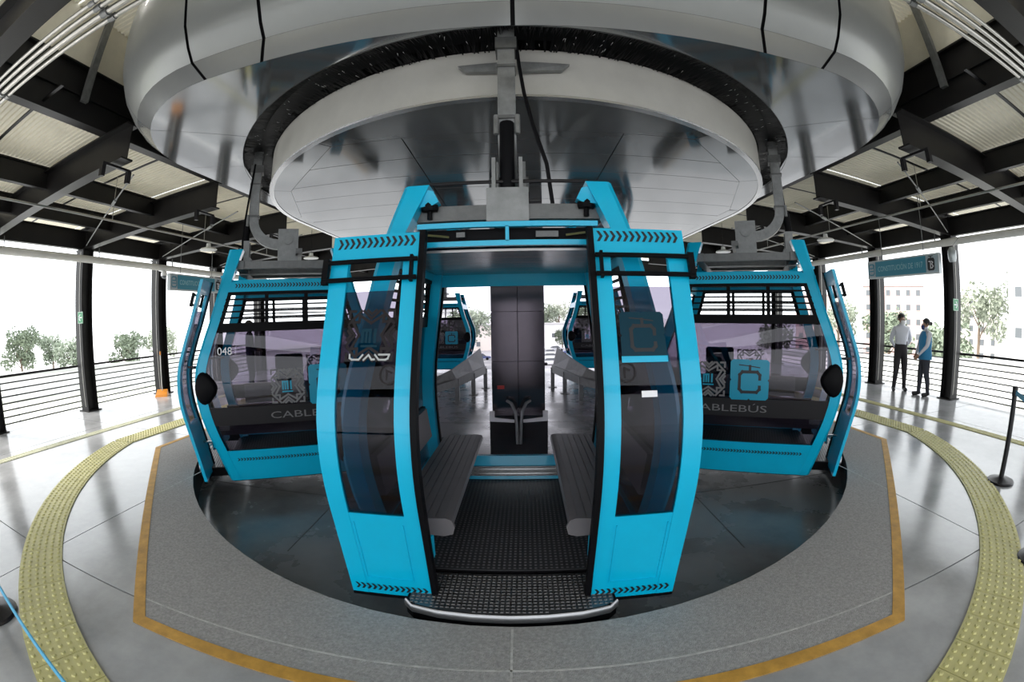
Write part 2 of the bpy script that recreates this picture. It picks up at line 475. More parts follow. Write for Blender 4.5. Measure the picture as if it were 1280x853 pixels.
def sheet(wy, x0, x1): return corrugated(wy, x0, x1).mesh('roof_sheet', ['ceiling_sheet'])
wy = 2.49 / 2 - .02
sheets = {(sx, k): sheet(wy, sx * a, sx * b) for sx in (-1, 1) for k, (a, b) in enumerate(((XG + .02, 6.55), (6.55, 7.95), (7.95, 9.7)))}
_zd = zdeck
zdeck = lambda x: 5.45
mid = {sx: sheet(wy, 0.0, sx * 4.95) for sx in (-1, 1)}
zdeck = _zd
for i, (ya, yb) in enumerate(zip(COLY, COLY[1:])):
    for q in range(2):
        yc = ya + 2.49 * (.25 + .5 * q)
        for sx in (-1, 1):
            for k in range(3): link('roof_sheet', sheets[(sx, k)], ceil, (0, yc, 0))
            link('roof_sheet', mid[sx], ceil, (0, yc, 0))
mb = MB()
for y in COLY[:-1]:
    for sx in (-1, 1): mb.bar([(sx * 4.5, y + 1.245, zdeck(4.5) + .012), (sx * 9.6, y + 1.245, zdeck(9.6) + .012)], .045, .02)
mb.build('sheet_joint', 'beam_black', ceil)
for sx in (-1, 1):                                         # struts from the trimmer girders up to the raised roof
    mb = MB(); mb.box(sx * 4.80 - .03, sx * 4.80 + .03, 2.71, 2.81, 4.25, 5.45); mb.build('strut', 'galvanised', ceil)

# ---- housing over the wheel
def outline(yf, hw, r, y1, n=14):
    """rounded front, left to right: list of (x, y) with the index of each special cut"""
    pts = [(-hw, y1), (-hw, 9.0), (-hw, yf + r)]
    for i in range(1, n + 1):
        a = PI / 2 * i / n; pts.append((-hw + r - r * math.cos(a), yf + r - r * math.sin(a)))
    m = [(x, yf) for x in (-1.92, 0.0, 1.92)]
    return pts + m + [(-x, y) for x, y in pts[::-1]]
HY = 17.8
lev = [(outline(2.585, 4.16, 1.66, HY), 3.67), (outline(2.54, 4.50, 1.82, HY), 3.88)]
for off, z in ((.09, 3.98), (.20, 4.15), (.29, 4.40), (.34, 4.75), (.35, 5.3)):
    lev.append((outline(2.54 - off * 1.1, 4.50 + off, 1.82 + off, HY), z))
N = len(lev[0][0]); C0 = Vector((0, CY))
cuts = [0, 1, 2, 9, 16, 17, 18, 19, 20, 27, 34, 35, N - 1]
hous = thing('wheel_housing', 'large glossy grey housing with rounded corners above the cabins', 'machine housing', (0, CY, 0))
def toward(p, q, d):
    v = Vector(q) - Vector(p); L = v.length
    return tuple(Vector(p) + v * min(.4, d / max(L, 1e-6)))
def rel(p, z): return (p[0], p[1] - CY, z)
gapR, gapX = 3.92, 3.92
def ugap(p, R=gapR):
    if p[1] >= CY: return (math.copysign(R, p[0]), p[1])
    d = (Vector(p) - C0); return tuple(C0 + d.normalized() * R)
big = {16, 17, 19, 20, 18}
for a, b in zip(cuts, cuts[1:]):
    if a == b: continue
    ga = .016 if a in big else .004; gb = .016 if b in big else .004
    def seg(L):
        pts = [L[i] for i in range(a, b + 1)]
        return [toward(pts[0], pts[1], ga)] + pts[1:-1] + [toward(pts[-1], pts[-2], gb)]
    mb = MB()
    mb.loft([[rel(p, z) for p in seg(L)] for L, z in lev[1:]], closed=False)
    mb.build('fascia_panel', 'housing_paint', hous, smooth=35)
    mb = MB(); L0, L1 = seg(lev[0][0]), seg(lev[1][0])
    mb.loft([[rel(p, 3.672) for p in L0], [rel(p, 3.878) for p in L1]], closed=False)
    mb.build('bevel_panel', 'housing_bevel', hous, smooth=35)
for a, b in zip([0, 1, 2, 9, 27, 34, 35], [1, 2, 9, 27, 34, 35, N - 1]):
    L0 = [lev[0][0][i] for i in range(a, b + 1)]; L0 = [toward(L0[0], L0[1], .004)] + L0[1:-1] + [toward(L0[-1], L0[-2], .004)]
    mb = MB()
    sub = []
    for p0, p1 in zip(L0, L0[1:]):
        for k in range(4): sub.append(tuple(Vector(p0).lerp(Vector(p1), k / 4)))
    sub.append(L0[-1])
    mb.loft([[rel(p, 3.67) for p in sub], [rel(ugap(p), 3.67) for p in sub]], closed=False)
    mb.build('soffit_panel', 'housing_gloss', hous)
mb = MB()                                                  # dark backing seen through the joints
mb.loft([[rel(p, z + .004) for p in [(x * .996, CY + (y - CY) * .996) for x, y in L]] for L, z in lev], closed=False)
mb.build('joint_backing', 'rubber', hous)
mb = MB(); mb.prism([(x, y - CY) for x, y in lev[-1][0]][::-1], 5.29, 5.33); mb.build('top_cover', 'housing_paint', hous)  # unseen cap added to keep light from leaking into the housing
mb = MB(); mb.prism([(x, y - CY) for x, y in upath(3.95, 3.95, HY, 60)][::-1], 3.87, 3.90); mb.build('light_block_lid', 'rubber', hous)  # black sheet added out of view above the gap to block light
mb = MB(); mb.box(-4.8, 4.8, HY - CY, HY - CY + .02, 3.3, 5.3); mb.build('back_panel', 'housing_paint', hous)  # unseen end wall, also added against light leaks
def ring(R, y1=HY, n=96): return upath(R, R, y1, n)
mb = MB(); a, b = ring(3.93), ring(3.45)                    # brush seal that the hangers run through
mb.loft([[rel(p, 3.665) for p in ring(3.922)], [rel(p, 3.80) for p in ring(3.86)], [rel(p, 3.86) for p in ring(3.70)], [rel(p, 3.80) for p in ring(3.56)]], closed=False)
mb.build('brush_backing', 'brush', hous)
mb = MB(); rnd = random.Random(3)
for k in range(3600):
    a = rnd.uniform(-1.75, 1.75); o_ = rnd.random() < .6
    r0 = 3.915 if o_ else 3.55; r1 = r0 + (-1 if o_ else 1) * rnd.uniform(.12, .20); z0 = 3.69 + rnd.uniform(0, .05); z1 = z0 + rnd.uniform(-.02, .07)
    wv = .006; a2 = a + rnd.uniform(-.008, .008)
    def P(a, r, z):
        if abs(a) < PI / 2: return (r * math.sin(a), -r * math.cos(a), z)
        return (math.copysign(r, a), (abs(a) - PI / 2) * 3.7, z)
    mb.poly([P(a - wv / 3.7, r0, z0), P(a + wv / 3.7, r0, z0), P(a2, r1, z1)])
o = mb.build('bristles', 'bristle', hous); o['kind'] = 'stuff'
mb = MB()
for k in range(130):
    a = rnd.uniform(-1.5, 1.5); r0 = rnd.uniform(3.62, 3.86); r1 = r0 - rnd.uniform(.015, .05); z0 = 3.70 + rnd.uniform(0, .02)
    mb.poly([P(a - .0007, r0, z0), P(a + .0007, r0, z0), P(a + rnd.uniform(-.004, .004), r1, z0 - .004)])
o = mb.build('glint_bristles', 'white_paint', hous); o['kind'] = 'stuff'  # white slivers painting sparkle into the dark brush

DY = 13.0
# ---- inner cover of the wheel
drum = thing('wheel_cover', 'shiny steel panelled drum cover with a pale side band beneath the housing', 'machine cover', (0, CY, 0))
DR, DZ = 3.53, 3.285
band = upath(DR, DR, DY, 96)
nb = len(band); step = 14
for s in range(0, nb - 1, step):
    e = min(s + step, nb - 1)
    seg = band[s:e + 1]
    mb = MB(); mb.loft([[rel(p, DZ + .01) for p in seg], [rel(p, 3.72) for p in seg]], closed=False)
    mb.build('side_band', 'drum_band', drum, smooth=40)
mb = MB(); lip = upath(DR + .012, DR + .012, DY, 96); lip2 = upath(DR - .05, DR - .05, DY, 96)
mb.loft([[rel(p, DZ + .012) for p in lip], [rel(p, DZ - .006) for p in lip], [rel(p, DZ - .006) for p in lip2]], closed=False)
mb.build('rim', 'steel_clean', drum)
ins = upath(DR - .045, DR - .045, DY, 96)
inner = [(-3.36, DY), (-3.34, 6.17), (-2.79, 4.83), (-1.72, 3.66), (1.66, 3.64), (2.72, 4.74), (3.30, 6.15), (3.32, DY)]
def drum_panel(poly):
    if area(poly) < 0: poly = poly[::-1]
    mb = MB(); t = rnd.uniform(-.0012, .0012), rnd.uniform(-.0012, .0012)
    cx = sum(p[0] for p in poly) / len(poly); cy = sum(p[1] for p in poly) / len(poly)
    f = lambda x, y: DZ + (x - cx) * t[0] + (y - cy) * t[1]
    mb.hexa([(x, y - CY, f(x, y)) for x, y in poly], [(x, y - CY, DZ + .02) for x, y in poly])
    mb.build('cover_panel', 'drum_panel', drum)
def ang(p): return math.atan2(p[0], CY - p[1])
# ring of outer panels between rim and inner polygon
iv = inner
def rimpts(a0, a1): 
    return [p for p in ins[1:-1] if a0 <= ang(p) <= a1]
prev = None
for i in range(1, 7):
    if i == 6: break
    a0, a1 = ang(iv[i]), ang(iv[i + 1])
    splits = [0, .5, 1] if i == 3 else [0, 1]
    for s0, s1 in zip(splits, splits[1:]):
        p0 = Vector(iv[i]).lerp(Vector(iv[i + 1]), s0 + .003); p1 = Vector(iv[i]).lerp(Vector(iv[i + 1]), s1 - .003)
        p0.y -= .006; p1.y -= .006
        b0, b1 = ang(p0), ang(p1)
        R_ = DR - .045
        arc = [(R_ * math.sin(b0 + (b1 - b0) * k / 14), CY - R_ * math.cos(b0 + (b1 - b0) * k / 14)) for k in range(15)]
        q0 = p0 + (Vector(arc[0]) - p0) * .004; q1 = p1 + (Vector(arc[-1]) - p1) * .004
        drum_panel([tuple(q0)] + arc + [tuple(q1)])
for sx in (-1, 1):
    x0 = iv[1][0] if sx < 0 else iv[6][0]; R_ = DR - .045; aa = ang(iv[1] if sx < 0 else iv[6])
    arc = [(R_ * math.sin(aa + (sx * PI / 2 - aa) * k / 6), CY - R_ * math.cos(aa + (sx * PI / 2 - aa) * k / 6)) for k in range(7)]
    drum_panel([(x0, iv[1][1] + .01)] + arc + [(sx * R_, DY), (x0 * 1.001, DY)])
rows = [3.64, 4.19, 4.75, 5.32, 5.95, 6.6, 7.4, 8.4, 9.6, 11.2, DY]
colx = [-3.6, -1.02, .97, 3.6]
for ya, yb in zip(rows, rows[1:]):
    for xa, xb in zip(colx, colx[1:]):
        p = clip(clip(clip(clip(inner, 0, xa + .005, False), 0, xb - .005, True), 1, ya + .005, False), 1, yb - .005, True)
        if len(p) > 2 and abs(area(p)) > .01: drum_panel(p)
mb = MB(); mb.prism([(x * .997, (y - CY) * .997) for x, y in ins][::-1], DZ + .022, DZ + .03); mb.build('panel_backing', 'rubber', drum)
mb = MB()
for sx in (-1, 1):                                         # small bracket behind the front hanger
    mb.hexa([(sx * .05, -3.56, 3.47), (sx * .36, -3.53, 3.50), (sx * .42, -3.53, 3.56), (sx * .05, -3.56, 3.56)], [(sx * .05, -3.60, 3.47), (sx * .36, -3.57, 3.50), (sx * .42, -3.57, 3.56), (sx * .05, -3.60, 3.56)])
mb.build('bracket', 'galvanised', drum)

# ---- central pillar
pil = thing('support_pillar', 'dark polished steel pillar seen through the middle cabin', 'pillar', (-.01, CY, -.30))
mb = MB(); mb.box(-.36, .36, -.36, .36, 0.0, 3.58); mb.build('core', 'rubber', pil)
for i, (za, zc) in enumerate(((0.0, .62), (.62, 1.32), (1.32, 2.02), (2.02, 2.75), (2.75, 3.58))):
    for xa, xb in ((-.375, -.004), (.004, .375)):
        mb = MB(); mb.box(xa, xb, -.375, -.36, za + .003, zc - .003); mb.build('cladding_panel', 'pillar_steel', pil)
    for sx in (-1, 1):
        mb = MB(); mb.box(min(sx * .36, sx * .375), max(sx * .36, sx * .375), -.374, .374, za + .003, zc - .003); mb.build('cladding_panel', 'pillar_steel', pil)
mb = MB(); mb.box(-.40, .40, -.62, -.38, 0, .60); mb.build('base_box', 'pillar_steel', pil)
for sx in (-1, 1):
    mb = MB(); mb.hexa([(sx * .06, -.64, .50), (sx * .40, -.64, .52), (sx * .40, -.60, .52), (sx * .06, -.60, .50)], [(sx * .06, -.64, .54), (sx * .40, -.64, .58), (sx * .40, -.60, .58), (sx * .06, -.60, .54)])
    mb.box(min(sx * .33, sx * .40), max(sx * .33, sx * .40), -.645, -.60, .57, .66)
    mb.build('bumper_strip', 'white_paint', pil)
    mb = MB(); mb.tube([(sx * .16, -.50, .78), (sx * .10, -.58, .76), (sx * .05, -.64, .66), (sx * .03, -.66, .5), (sx * .02, -.66, .2)], .022, 8); mb.build('hose', 'galvanised', pil)
mb = MB(); mb.box(-.30, -.20, -.385, -.375, .93, .98); mb.build('display', 'red_led', pil)

# ================================================================== CABIN
A = smoothtab([(-.06, .79), (.3, .86), (.55, .90), (.8, .925), (1.0, .93), (1.2, .915), (1.45, .87), (1.7, .82), (2.08, .75), (2.5, .62)])
B = smoothtab([(-.06, .80), (.3, .90), (.55, .98), (.8, 1.035), (1.0, 1.05), (1.2, 1.03), (1.45, .95), (1.7, .86), (2.08, .75), (2.5, .66)])
def zs(a, b, n): return [a + (b - a) * i / n for i in range(n + 1)]
def endpanel(sx, z0, z1, ya, yb, off=0.0, th=.02, n=8):
    """curved panel on the end wall x = sx*A(z); ya, yb functions of z"""
    mb = MB(); rings = []
    for z in zs(z0, z1, n):
        xo, xi = sx * (A(z) + off), sx * (A(z) + off - th); a, b = ya(z), yb(z)
        rings.append([(xi, a, z), (xo, a, z), (xo, b, z), (xi, b, z)])
    mb.loft(rings); return mb
def longpanel(f, sy, z0, z1, xa, xb, off=0.0, th=.02, n=8):
    mb = MB(); rings = []
    for z in zs(z0, z1, n):
        yo, yi = sy * (f(z) + off), sy * (f(z) + off - th); a, b = xa(z), xb(z)
        rings.append([(a, yi, z), (a, yo, z), (b, yo, z), (b, yi, z)])
    mb.loft(rings); return mb
def chevrons(s0, s1, zc, hgt, n, direction=1):
    mb = MB(); p = (s1 - s0) / n; k = direction
    for i in range(n):
        c = s0 + (i + .5) * p; a = p * .24 * k; wv = p * .50 * k
        for sg in (1, -1):
            mb.poly([(c + .46 * p * k, 0, 0), (c - .02 * p * k, 0, 0), (c - .50 * p * k, sg * hgt / 2, 0), (c - .06 * p * k, sg * hgt / 2, 0)][::sg])
    mb.v = [(x, y + zc, 0) for x, y, _ in mb.v]; return mb
def emblem(sz):
    """square of nested arrows, origin at centre; returns grey strokes"""
    mb = MB(); h = sz / 2; wv = sz * .055
    for rot in range(4):
        c, s = math.cos(rot * PI / 2), math.sin(rot * PI / 2)
        R = lambda pts: [(x * c - y * s, x * s + y * c) for x, y in pts]
        for d in (.50, .68, .86): stroke(mb, R([(-h * (1.06 - d) * .9 - .0, h * .98 if d > .8 else h * (d + .28)), (0, h * (d - .02)), (h * (1.06 - d) * .9, h * .98 if d > .8 else h * (d + .28))]), wv)
        stroke(mb, R([(h * .46, h * .96), (h * .96, h * .46)]), wv)
        stroke(mb, R([(h * .52, h * .52), (h * .74, h * .52)]), wv); stroke(mb, R([(h * .52, h * .52), (h * .52, h * .74)]), wv)
        stroke(mb, R([(h * .72, h * .96), (h * .96, h * .96), (h * .96, h * .72)]), wv)
    return mb
def mi_mark(sz):
    mb = MB(); q = sz / 2
    stroke(mb, [(-q * .8, -q * .45), (-q * .8, q * .7), (0, q * .7), (0, -q * .45)], q * .28); stroke(mb, [(-q * .4, q * .7), (-q * .4, -q * .45)], q * .26)
    stroke(mb, [(q * .55, q * .7), (q * .55, -q * .45)], q * .30); stroke(mb, [(-q * .85, -q * .9), (q * .75, -q * .9)], q * .22)
    return mb
def c_tile(sz):
    mb = MB(); h = sz / 2; r = h * .12; n = h * .07; k = 14
    pts = [(-h + r, -h), (-n, -h), (0, -h + n), (n, -h), (h - r, -h), (h, -h + r), (h, -n), (h - n, 0), (h, n), (h, h - r), (h - r, h), (n, h), (0, h - n), (-n, h), (-h + r, h), (-h, h - r), (-h, n), (-h + n, 0), (-h, -n), (-h, -h + r)]
    for i in range(k):                                     # horizontal strips so that the tile can bend with the wall
        p = clip(clip(pts, 1, -h + 2 * h * i / k, False), 1, -h + 2 * h * (i + 1) / k, True); mb.poly([(x, y, 0) for x, y in p])
    return mb
def c_mark(sz):
    mb = MB(); h = sz / 2; wv = h * .15
    stroke(mb, [(h * .52, h * .06), (h * .52, h * .25), (h * .38, h * .40), (-h * .38, h * .40), (-h * .52, h * .25), (-h * .52, -h * .45), (-h * .38, -h * .60), (h * .38, -h * .60), (h * .52, -h * .45), (h * .52, -h * .33)], wv)
    stroke(mb, [(0, h * .40), (0, h * .68)], h * .13); stroke(mb, [(-h * .55, h * .74), (-h * .1, h * .70), (h * .5, h * .62)], h * .05)
    return mb
def on_end(sx, mb, y0, off=.002):
    """flat drawing (s, t) -> end wall; s runs to the viewer's right"""
    def fn(p): return (sx * (A(p[1]) + off), y0 + sx * p[0], p[1])
    mb.mapv(fn); return mb
def on_door(mb, D, off=.002):
    mb.mapv(lambda p: (p[0], -(D(p[1]) + off), p[1])); return mb
def shift(mb, dx, dz): mb.v = [(x + dx, y + dz, z) for x, y, z in mb.v]; return mb
D = lambda z: B(z) + .20 + max(0, .55 - z) * .12

def make_cabin():
    root = thing('gondola_cabin', '', 'gondola')
    pw = .125
    # --- corner posts, rising above the roof as horns
    for sx in (-1, 1):
        for sy in (-1, 1):
            mb = MB(); rings = []
            for z in zs(-.06, 2.47, 22):
                k = pw if z < 2.1 else pw + (z - 2.1) * .10
                x1, y1 = A(z) + .008, B(z) + .008; c = .03
                ring_ = [(x1 - k, y1 - k), (x1, y1 - k), (x1, y1 - c), (x1 - c, y1), (x1 - k, y1)]
                ring_ = [(sx * a, sy * b, z) for a, b in ring_]
                rings.append(ring_ if sx * sy > 0 else ring_[::-1])
            mb.loft(rings); p = mb.build('corner_post', 'turquoise', root, smooth=30)
            mb = MB()                                       # bracket reaching inward to the hanger frame
            xh, yh = A(2.4), B(2.4)
            prof = [(xh - .03, 2.47), (xh - .20, 2.43), (xh - .235, 2.36), (xh - .20, 2.34), (xh - .12, 2.33), (xh - .02, 2.20)]
            mb.loft([[(sx * a, sy * (yh - .01), z) for a, z in prof], [(sx * a, sy * (yh - .10), z) for a, z in prof]]); mb.build('horn_bracket', 'turquoise', p)
            mb = MB(); mb.lathe([(.05, 2.31), (.055, 2.325), (.055, 2.345), (.05, 2.36)], 12, (sx * (xh - .17), sy * (yh - .06), 0))
            mb.lathe([(.016, 2.26), (.016, 2.40)], 8, (sx * (xh - .17), sy * (yh - .06), 0)); mb.build('rubber_mount', 'rubber', p)
    # --- end walls
    for sx in (-1, 1):
        ya = lambda z: -(B(z) - pw + .012); yb = lambda z: B(z) - pw + .012
        sk = endpanel(sx, -.06, .30, ya, yb, .004, .05, 6).build('skirt', 'turquoise', root, smooth=30)
        on_end(sx, chevrons(-.68, .68, .195, .035, 40), 0, .010).build('chevron_stripe', 'black_print', sk)
        rf = endpanel(sx, 1.985, 2.10, ya, yb, .004, .05, 3).build('roof_rail', 'turquoise', root)
        on_end(sx, chevrons(-.58, .58, 2.055, .045, 34), 0, .007).build('chevron_stripe', 'black_print', rf)
        endpanel(sx, .30, .60, ya, yb, -.004, .008, 5).build('lower_pane', 'glass_side', root, smooth=30)
        g = endpanel(sx, .775, 1.575, ya, yb, -.004, .008, 10).build('upper_pane', 'glass_side', root, smooth=30)
        bd = endpanel(sx, .59, .785, ya, yb, .0, .03, 3).build('belt_panel', 'panel_grey', root, smooth=30)
        t = text2d('CABLEBÚS', .105, .86); shift(t, -.43, .645); on_end(sx, t, .2, .006).build('lettering', 'grey_print', bd)
        e = emblem(.36); shift(e, -.22, .985); on_end(sx, e, .2, .003).build('emblem', 'grey_print', g)
        e = mi_mark(.13); shift(e, -.22, .985); on_end(sx, e, .2, .004).build('emblem_mark', 'turquoise_print', g)
        e = c_tile(.42); shift(e, .225, .985); on_end(sx, e, .2, .003).build('logo_tile', 'turquoise_print', g)
        e = c_mark(.42); shift(e, .225, .985); on_end(sx, e, .2, .005).build('logo_mark', 'black_print', g)
        endpanel(sx, 1.565, 1.66, ya, yb, .006, .035, 3).build('vent_sill', 'rubber', root)
        vf = endpanel(sx, 1.955, 1.99, ya, yb, .006, .04, 2).build('vent_frame', 'rubber', root)
        for z in (1.715, 1.78, 1.845, 1.91): endpanel(sx, z - .009, z + .009, ya, yb, .012, .022, 1).build('vent_slat', 'rubber', vf)
        for y in (-.22, .22): endpanel(sx, 1.655, 1.96, lambda z: y - .02, lambda z: y + .02, .004, .03, 2).build('vent_mullion', 'rubber', vf)
        for sy in (-1, 1):
            yy = lambda z: sy * (B(z) - pw - .035); y2 = lambda z: sy * (B(z) - pw + .012)
            endpanel(sx, 1.655, 1.96, (yy if sy > 0 else y2), (y2 if sy > 0 else yy), .004, .03, 2).build('vent_mullion', 'rubber', vf)
        for sy in (-1, 1):                                  # black teardrop bumper
            mb = MB(); outl = []
            for k in range(20):
                a = 2 * PI * k / 20
                s_ = math.cos(a); q = .16 * s_ if s_ < 0 else .10 * s_
                tt = math.sin(a) * (.175 if s_ >= -.2 else .175 * (1 - (abs(s_) - .2) * .45))
                outl.append((q, tt))
            lo = [(sx * (A(1.0 + t_) - .004), sy * (.955 - (-q) + 0) , 1.0 + t_) for q, t_ in outl]
            mid = [(sx * (A(1.0 + t_) + .035), sy * (.955 + q * .94), 1.0 + t_ * .94) for q, t_ in outl]
            hi = [(sx * (A(1.0 + t_) + .055), sy * (.955 + q * .75), 1.0 + t_ * .75) for q, t_ in outl]
            lo = [(x, y, z) for x, y, z in lo]
            mb.loft([lo, mid, hi]); mb.build('bumper', 'rubber', root, smooth=60)
        # bench along the end wall
        x0, x1 = .33, .70
        bn = link('bench', None, root)
        mb = MB(); prof = [(x1, .44), (x0 + .05, .42), (x0 + .015, .43), (x0, .46), (x0 + .01, .49), (x0 + .04, .50), (x1, .485)]
        mb.loft([[(sx * a, y, z) for a, z in prof] for y in (-.96, .93)]); mb.build('seat_board', 'seat_grey', bn, smooth=40)
        for i in range(6):
            xx = x0 + .055 + i * .055
            mb = MB(); mb.box(min(sx * xx, sx * (xx + .045)), max(sx * xx, sx * (xx + .045)), -.95, .92, .4945 - i * .0022, .5035 - i * .0022); mb.build('seat_slat', 'seat_grey', bn)
        mb = MB(); cap = [(x0 - .012, .46), (x0, .415), (x0 + .05, .40), (x1, .42), (x1, .505), (x0 + .04, .518), (x0 + .005, .505)]
        mb.loft([[(sx * a, y, z) for a, z in cap] for y in (-.985, -.96)]); mb.build('seat_end', 'seat_grey', bn)
        mb = MB(); mb.loft([[(sx * (.83 - (z - .52) * -.02), y, z) for y in (-.72, .72)] for z in (.52, .8)], closed=False)
        mb = MB(); mb.hexa([(sx * .80, -.72, .53), (sx * .86, -.72, .53), (sx * .86, .74, .53), (sx * .80, .74, .53)], [(sx * .84, -.72, .80), (sx * .885, -.72, .80), (sx * .885, .74, .80), (sx * .84, .74, .80)]); mb.build('backrest', 'seat_grey', bn)
        mb = MB(); mb.cbox(sx * .485, -.985, .33, .07, .05, .15); mb.build('hinge_bracket', 'turquoise', bn)
        mb = MB(); mb.lathe([(.018, .22), (.018, .42)], 8, (sx * .475, -1.015, 0)); mb.build('hinge_pin', 'steel_clean', bn)
    # --- rear wall (towards the wheel)
    xa = lambda z: -(A(z) - pw + .012); xb = lambda z: A(z) - pw + .012
    longpanel(B, 1, -.06, .30, xa, xb, .004, .05, 6).build('rear_skirt', 'turquoise', root, smooth=30)
    longpanel(B, 1, .30, 1.93, xa, xb, -.01, .008, 16).build('rear_pane', 'glass_rear', root, smooth=30)
    longpanel(B, 1, 1.93, 2.10, xa, xb, .004, .05, 3).build('rear_header', 'turquoise', root)
    for sx in (-1, 1):
        e0 = lambda z: sx * (A(z) - pw + .014); e1 = lambda z: sx * (A(z) - pw - .012)
        longpanel(B, 1, .30, 1.93, (e0 if sx < 0 else e1), (e1 if sx < 0 else e0), -.002, .03, 16).build('gasket', 'rubber', root)
    mb = MB(); mb.box(-.62, .62, .80, .86, .10, .21); mb.box(-.62, .62, .79, .80, .165, .18); mb.box(-.62, .62, .79, .80, .12, .135); mb.build('rear_threshold', 'steel_clean', root)
    # --- front: header with door gear
    hd = link('door_header', None, root)
    mb = MB(); mb.box(-.52, .52, -.79, -.75, 2.165, 2.195); mb.build('upper_rail', 'turquoise', hd)
    mb = MB(); mb.box(-.60, .60, -.79, -.75, 2.055, 2.085); mb.box(-.008, .012, -.79, -.77, 2.08, 2.17); mb.build('lower_rail', 'turquoise', hd)
    mb = MB(); mb.box(-.66, .66, -.70, -.68, 2.08, 2.17); mb.build('recess', 'rubber', hd)
    mb = MB(); mb.cbox(.23, -.73, 2.125, .13, .04, .035); mb.build('door_motor', 'galvanised_dark', hd)
    mb = MB(); mb.cbox(-.27, -.73, 2.13, .05, .04, .03); mb.build('door_switch', 'galvanised_dark', hd)
    for sx in (-1, 1):
        mb = MB(); mb.tube([(sx * .60, -.74, 2.155), (sx * .34, -.74, 2.12)], .007, 6); mb.build('door_rod', 'brass_rod', hd)
    # --- roof, ceiling, floor, step
    mb = MB(); mb.loft([[(sx * (A(z) - .05), sy * (B(z) - .05), z) for sx, sy in ((-1, -1), (1, -1), (1, 1), (-1, 1))] for z in (2.09, 2.125)]); mb.build('roof', 'turquoise', root)
    for i in range(5):
        y0, y1 = -.70 + i * .28, -.70 + (i + 1) * .28 - .006
        mb = MB(); mb.box(-.70, .70, y0, y1, 2.035, 2.05); mb.build('ceiling_panel', 'cabin_ceiling', root)
    mb = MB(); mb.loft([[(sx * (A(z) - .03), sy * (B(z) - .03), z) for sx, sy in ((-1, -1), (1, -1), (1, 1), (-1, 1))] for z in (-.08, .07)]); mb.build('floor_tray', 'black_metal', root)
    fm = link('floor_mat', None, root)
    mb = MB(); mb.box(-.60, .60, -.84, .80, .07, .078); mb.build('rubber_sheet', 'mat_floor', fm)
    mb = MB()
    for i in range(36):
        for j in range(44): 
            x, y = -.583 + i * .0333, -.82 + j * .0365
            mb.poly([(x - .008, y - .008, .0781), (x + .008, y - .008, .0781), (x + .008, y + .008, .0795), (x - .008, y + .008, .0795)])
    o = mb.build('mat_studs', 'seat_grey', fm); o['kind'] = 'stuff'
    st = link('door_step', None, root)
    fr = lambda q: [(-.60, -.84), (-.61, -1.16), (-.56, -1.215), (-.40, -1.255), (-.2, -1.275), (0, -1.282), (.2, -1.275), (.40, -1.255), (.56, -1.215), (.61, -1.16), (.60, -.84)]
    mb = MB(); mb.prism([(x, y) for x, y in fr(0)], -.06, .035); mb.build('step_body', 'rubber', st)
    mb = MB(); f0 = fr(0)[1:-1]
    mb.sweep([(x, y, .02) for x, y in f0], [(.012 * math.cos(k * PI / 4), .03 * math.sin(k * PI / 4)) for k in range(8)]); mb.build('step_rim', 'step_rim', st, smooth=60)
    mb = MB(); mb.prism([(x * .97, -.84 + (y + .84) * .96) for x, y in fr(0)], .035, .042); mb.build('tread_plate', 'tread', st)
    mb = MB()
    for i in range(38):
        for j in range(13):
            x, y = -.573 + i * .031, -.865 - j * .031
            if y < -1.245 + abs(x) ** 2 * .18: continue
            mb.loft([[(x - h_, y - h_, z_), (x + h_, y - h_, z_), (x + h_, y + h_, z_), (x - h_, y + h_, z_)] for h_, z_ in ((.011, .0421), (.007, .0465))])
    o = mb.build('tread_studs', 'tread', st); o['kind'] = 'stuff'
    # --- open door leaves
    for sx in (-1, 1):
        dr = link('door_leaf', None, root)
        xi, xo = .462, .972
        def lp(z0, z1, a, b, off, th, n=8):
            lo, hi = (sx * a, sx * b) if sx > 0 else (sx * b, sx * a)
            return longpanel(D, -1, z0, z1, lambda z: lo, lambda z: hi, off, th, n)
        lp(.0, 2.12, xo - .105, xo, 0, .035, 24).build('outer_stile', 'turquoise', dr, smooth=30)
        lp(.0, 2.12, xi, xi + .085, 0, .035, 24).build('inner_stile', 'turquoise', dr, smooth=30)
        lp(.605, 1.80, xi + .08, xo - .10, -.012, .008, 16).build('door_pane', 'glass_door', dr, smooth=30)
        lp(1.975, 2.12, xi + .085, xo - .105, 0, .035, 3).build('top_rail', 'turquoise', dr, smooth=30)
        lp(.0, .62, xi + .085, xo - .105, -.003, .03, 8).build('bottom_panel', 'turquoise', dr, smooth=30)
        mb = MB()
        for (a, b, z0, z1) in ((xi + .10, xi + .106, .14, .56), (xo - .126, xo - .12, .14, .56), (xi + .10, xo - .12, .137, .143)):
            q = lp(z0, z1, a, b, .002, .006, 4); merge(mb, q, lambda p: p)
        mb.build('panel_bead', 'turquoise', dr)
        lp(-.015, 2.13, xi - .03, xi + .002, .012, .06, 24).build('edge_seal', 'rubber', dr, smooth=30)
        lp(-.018, .004, xi, xo, .004, .04, 1).build('bottom_seal', 'rubber', dr)
        s0, s1 = (sx * (xi + .02), sx * (xo - .03)); s0, s1 = min(s0, s1), max(s0, s1)
        on_door(chevrons(s0, s1, 2.075, .060, 13), D, .002).build('chevron_stripe', 'black_print', dr)
        on_door(chevrons(s0, s1, .062, .048, 13), D, .002).build('chevron_stripe', 'black_print', dr)
        gd = link('grab_frame', None, dr)
        for z in (1.965, 1.865):
            mb = MB(); a, b = sx * (xi + .0), sx * (xo + .03); mb.tube([(a, -(D(z) + .035), z), (b, -(D(z) + .035), z)], .013, 8); mb.build('grab_bar', 'rubber', gd)
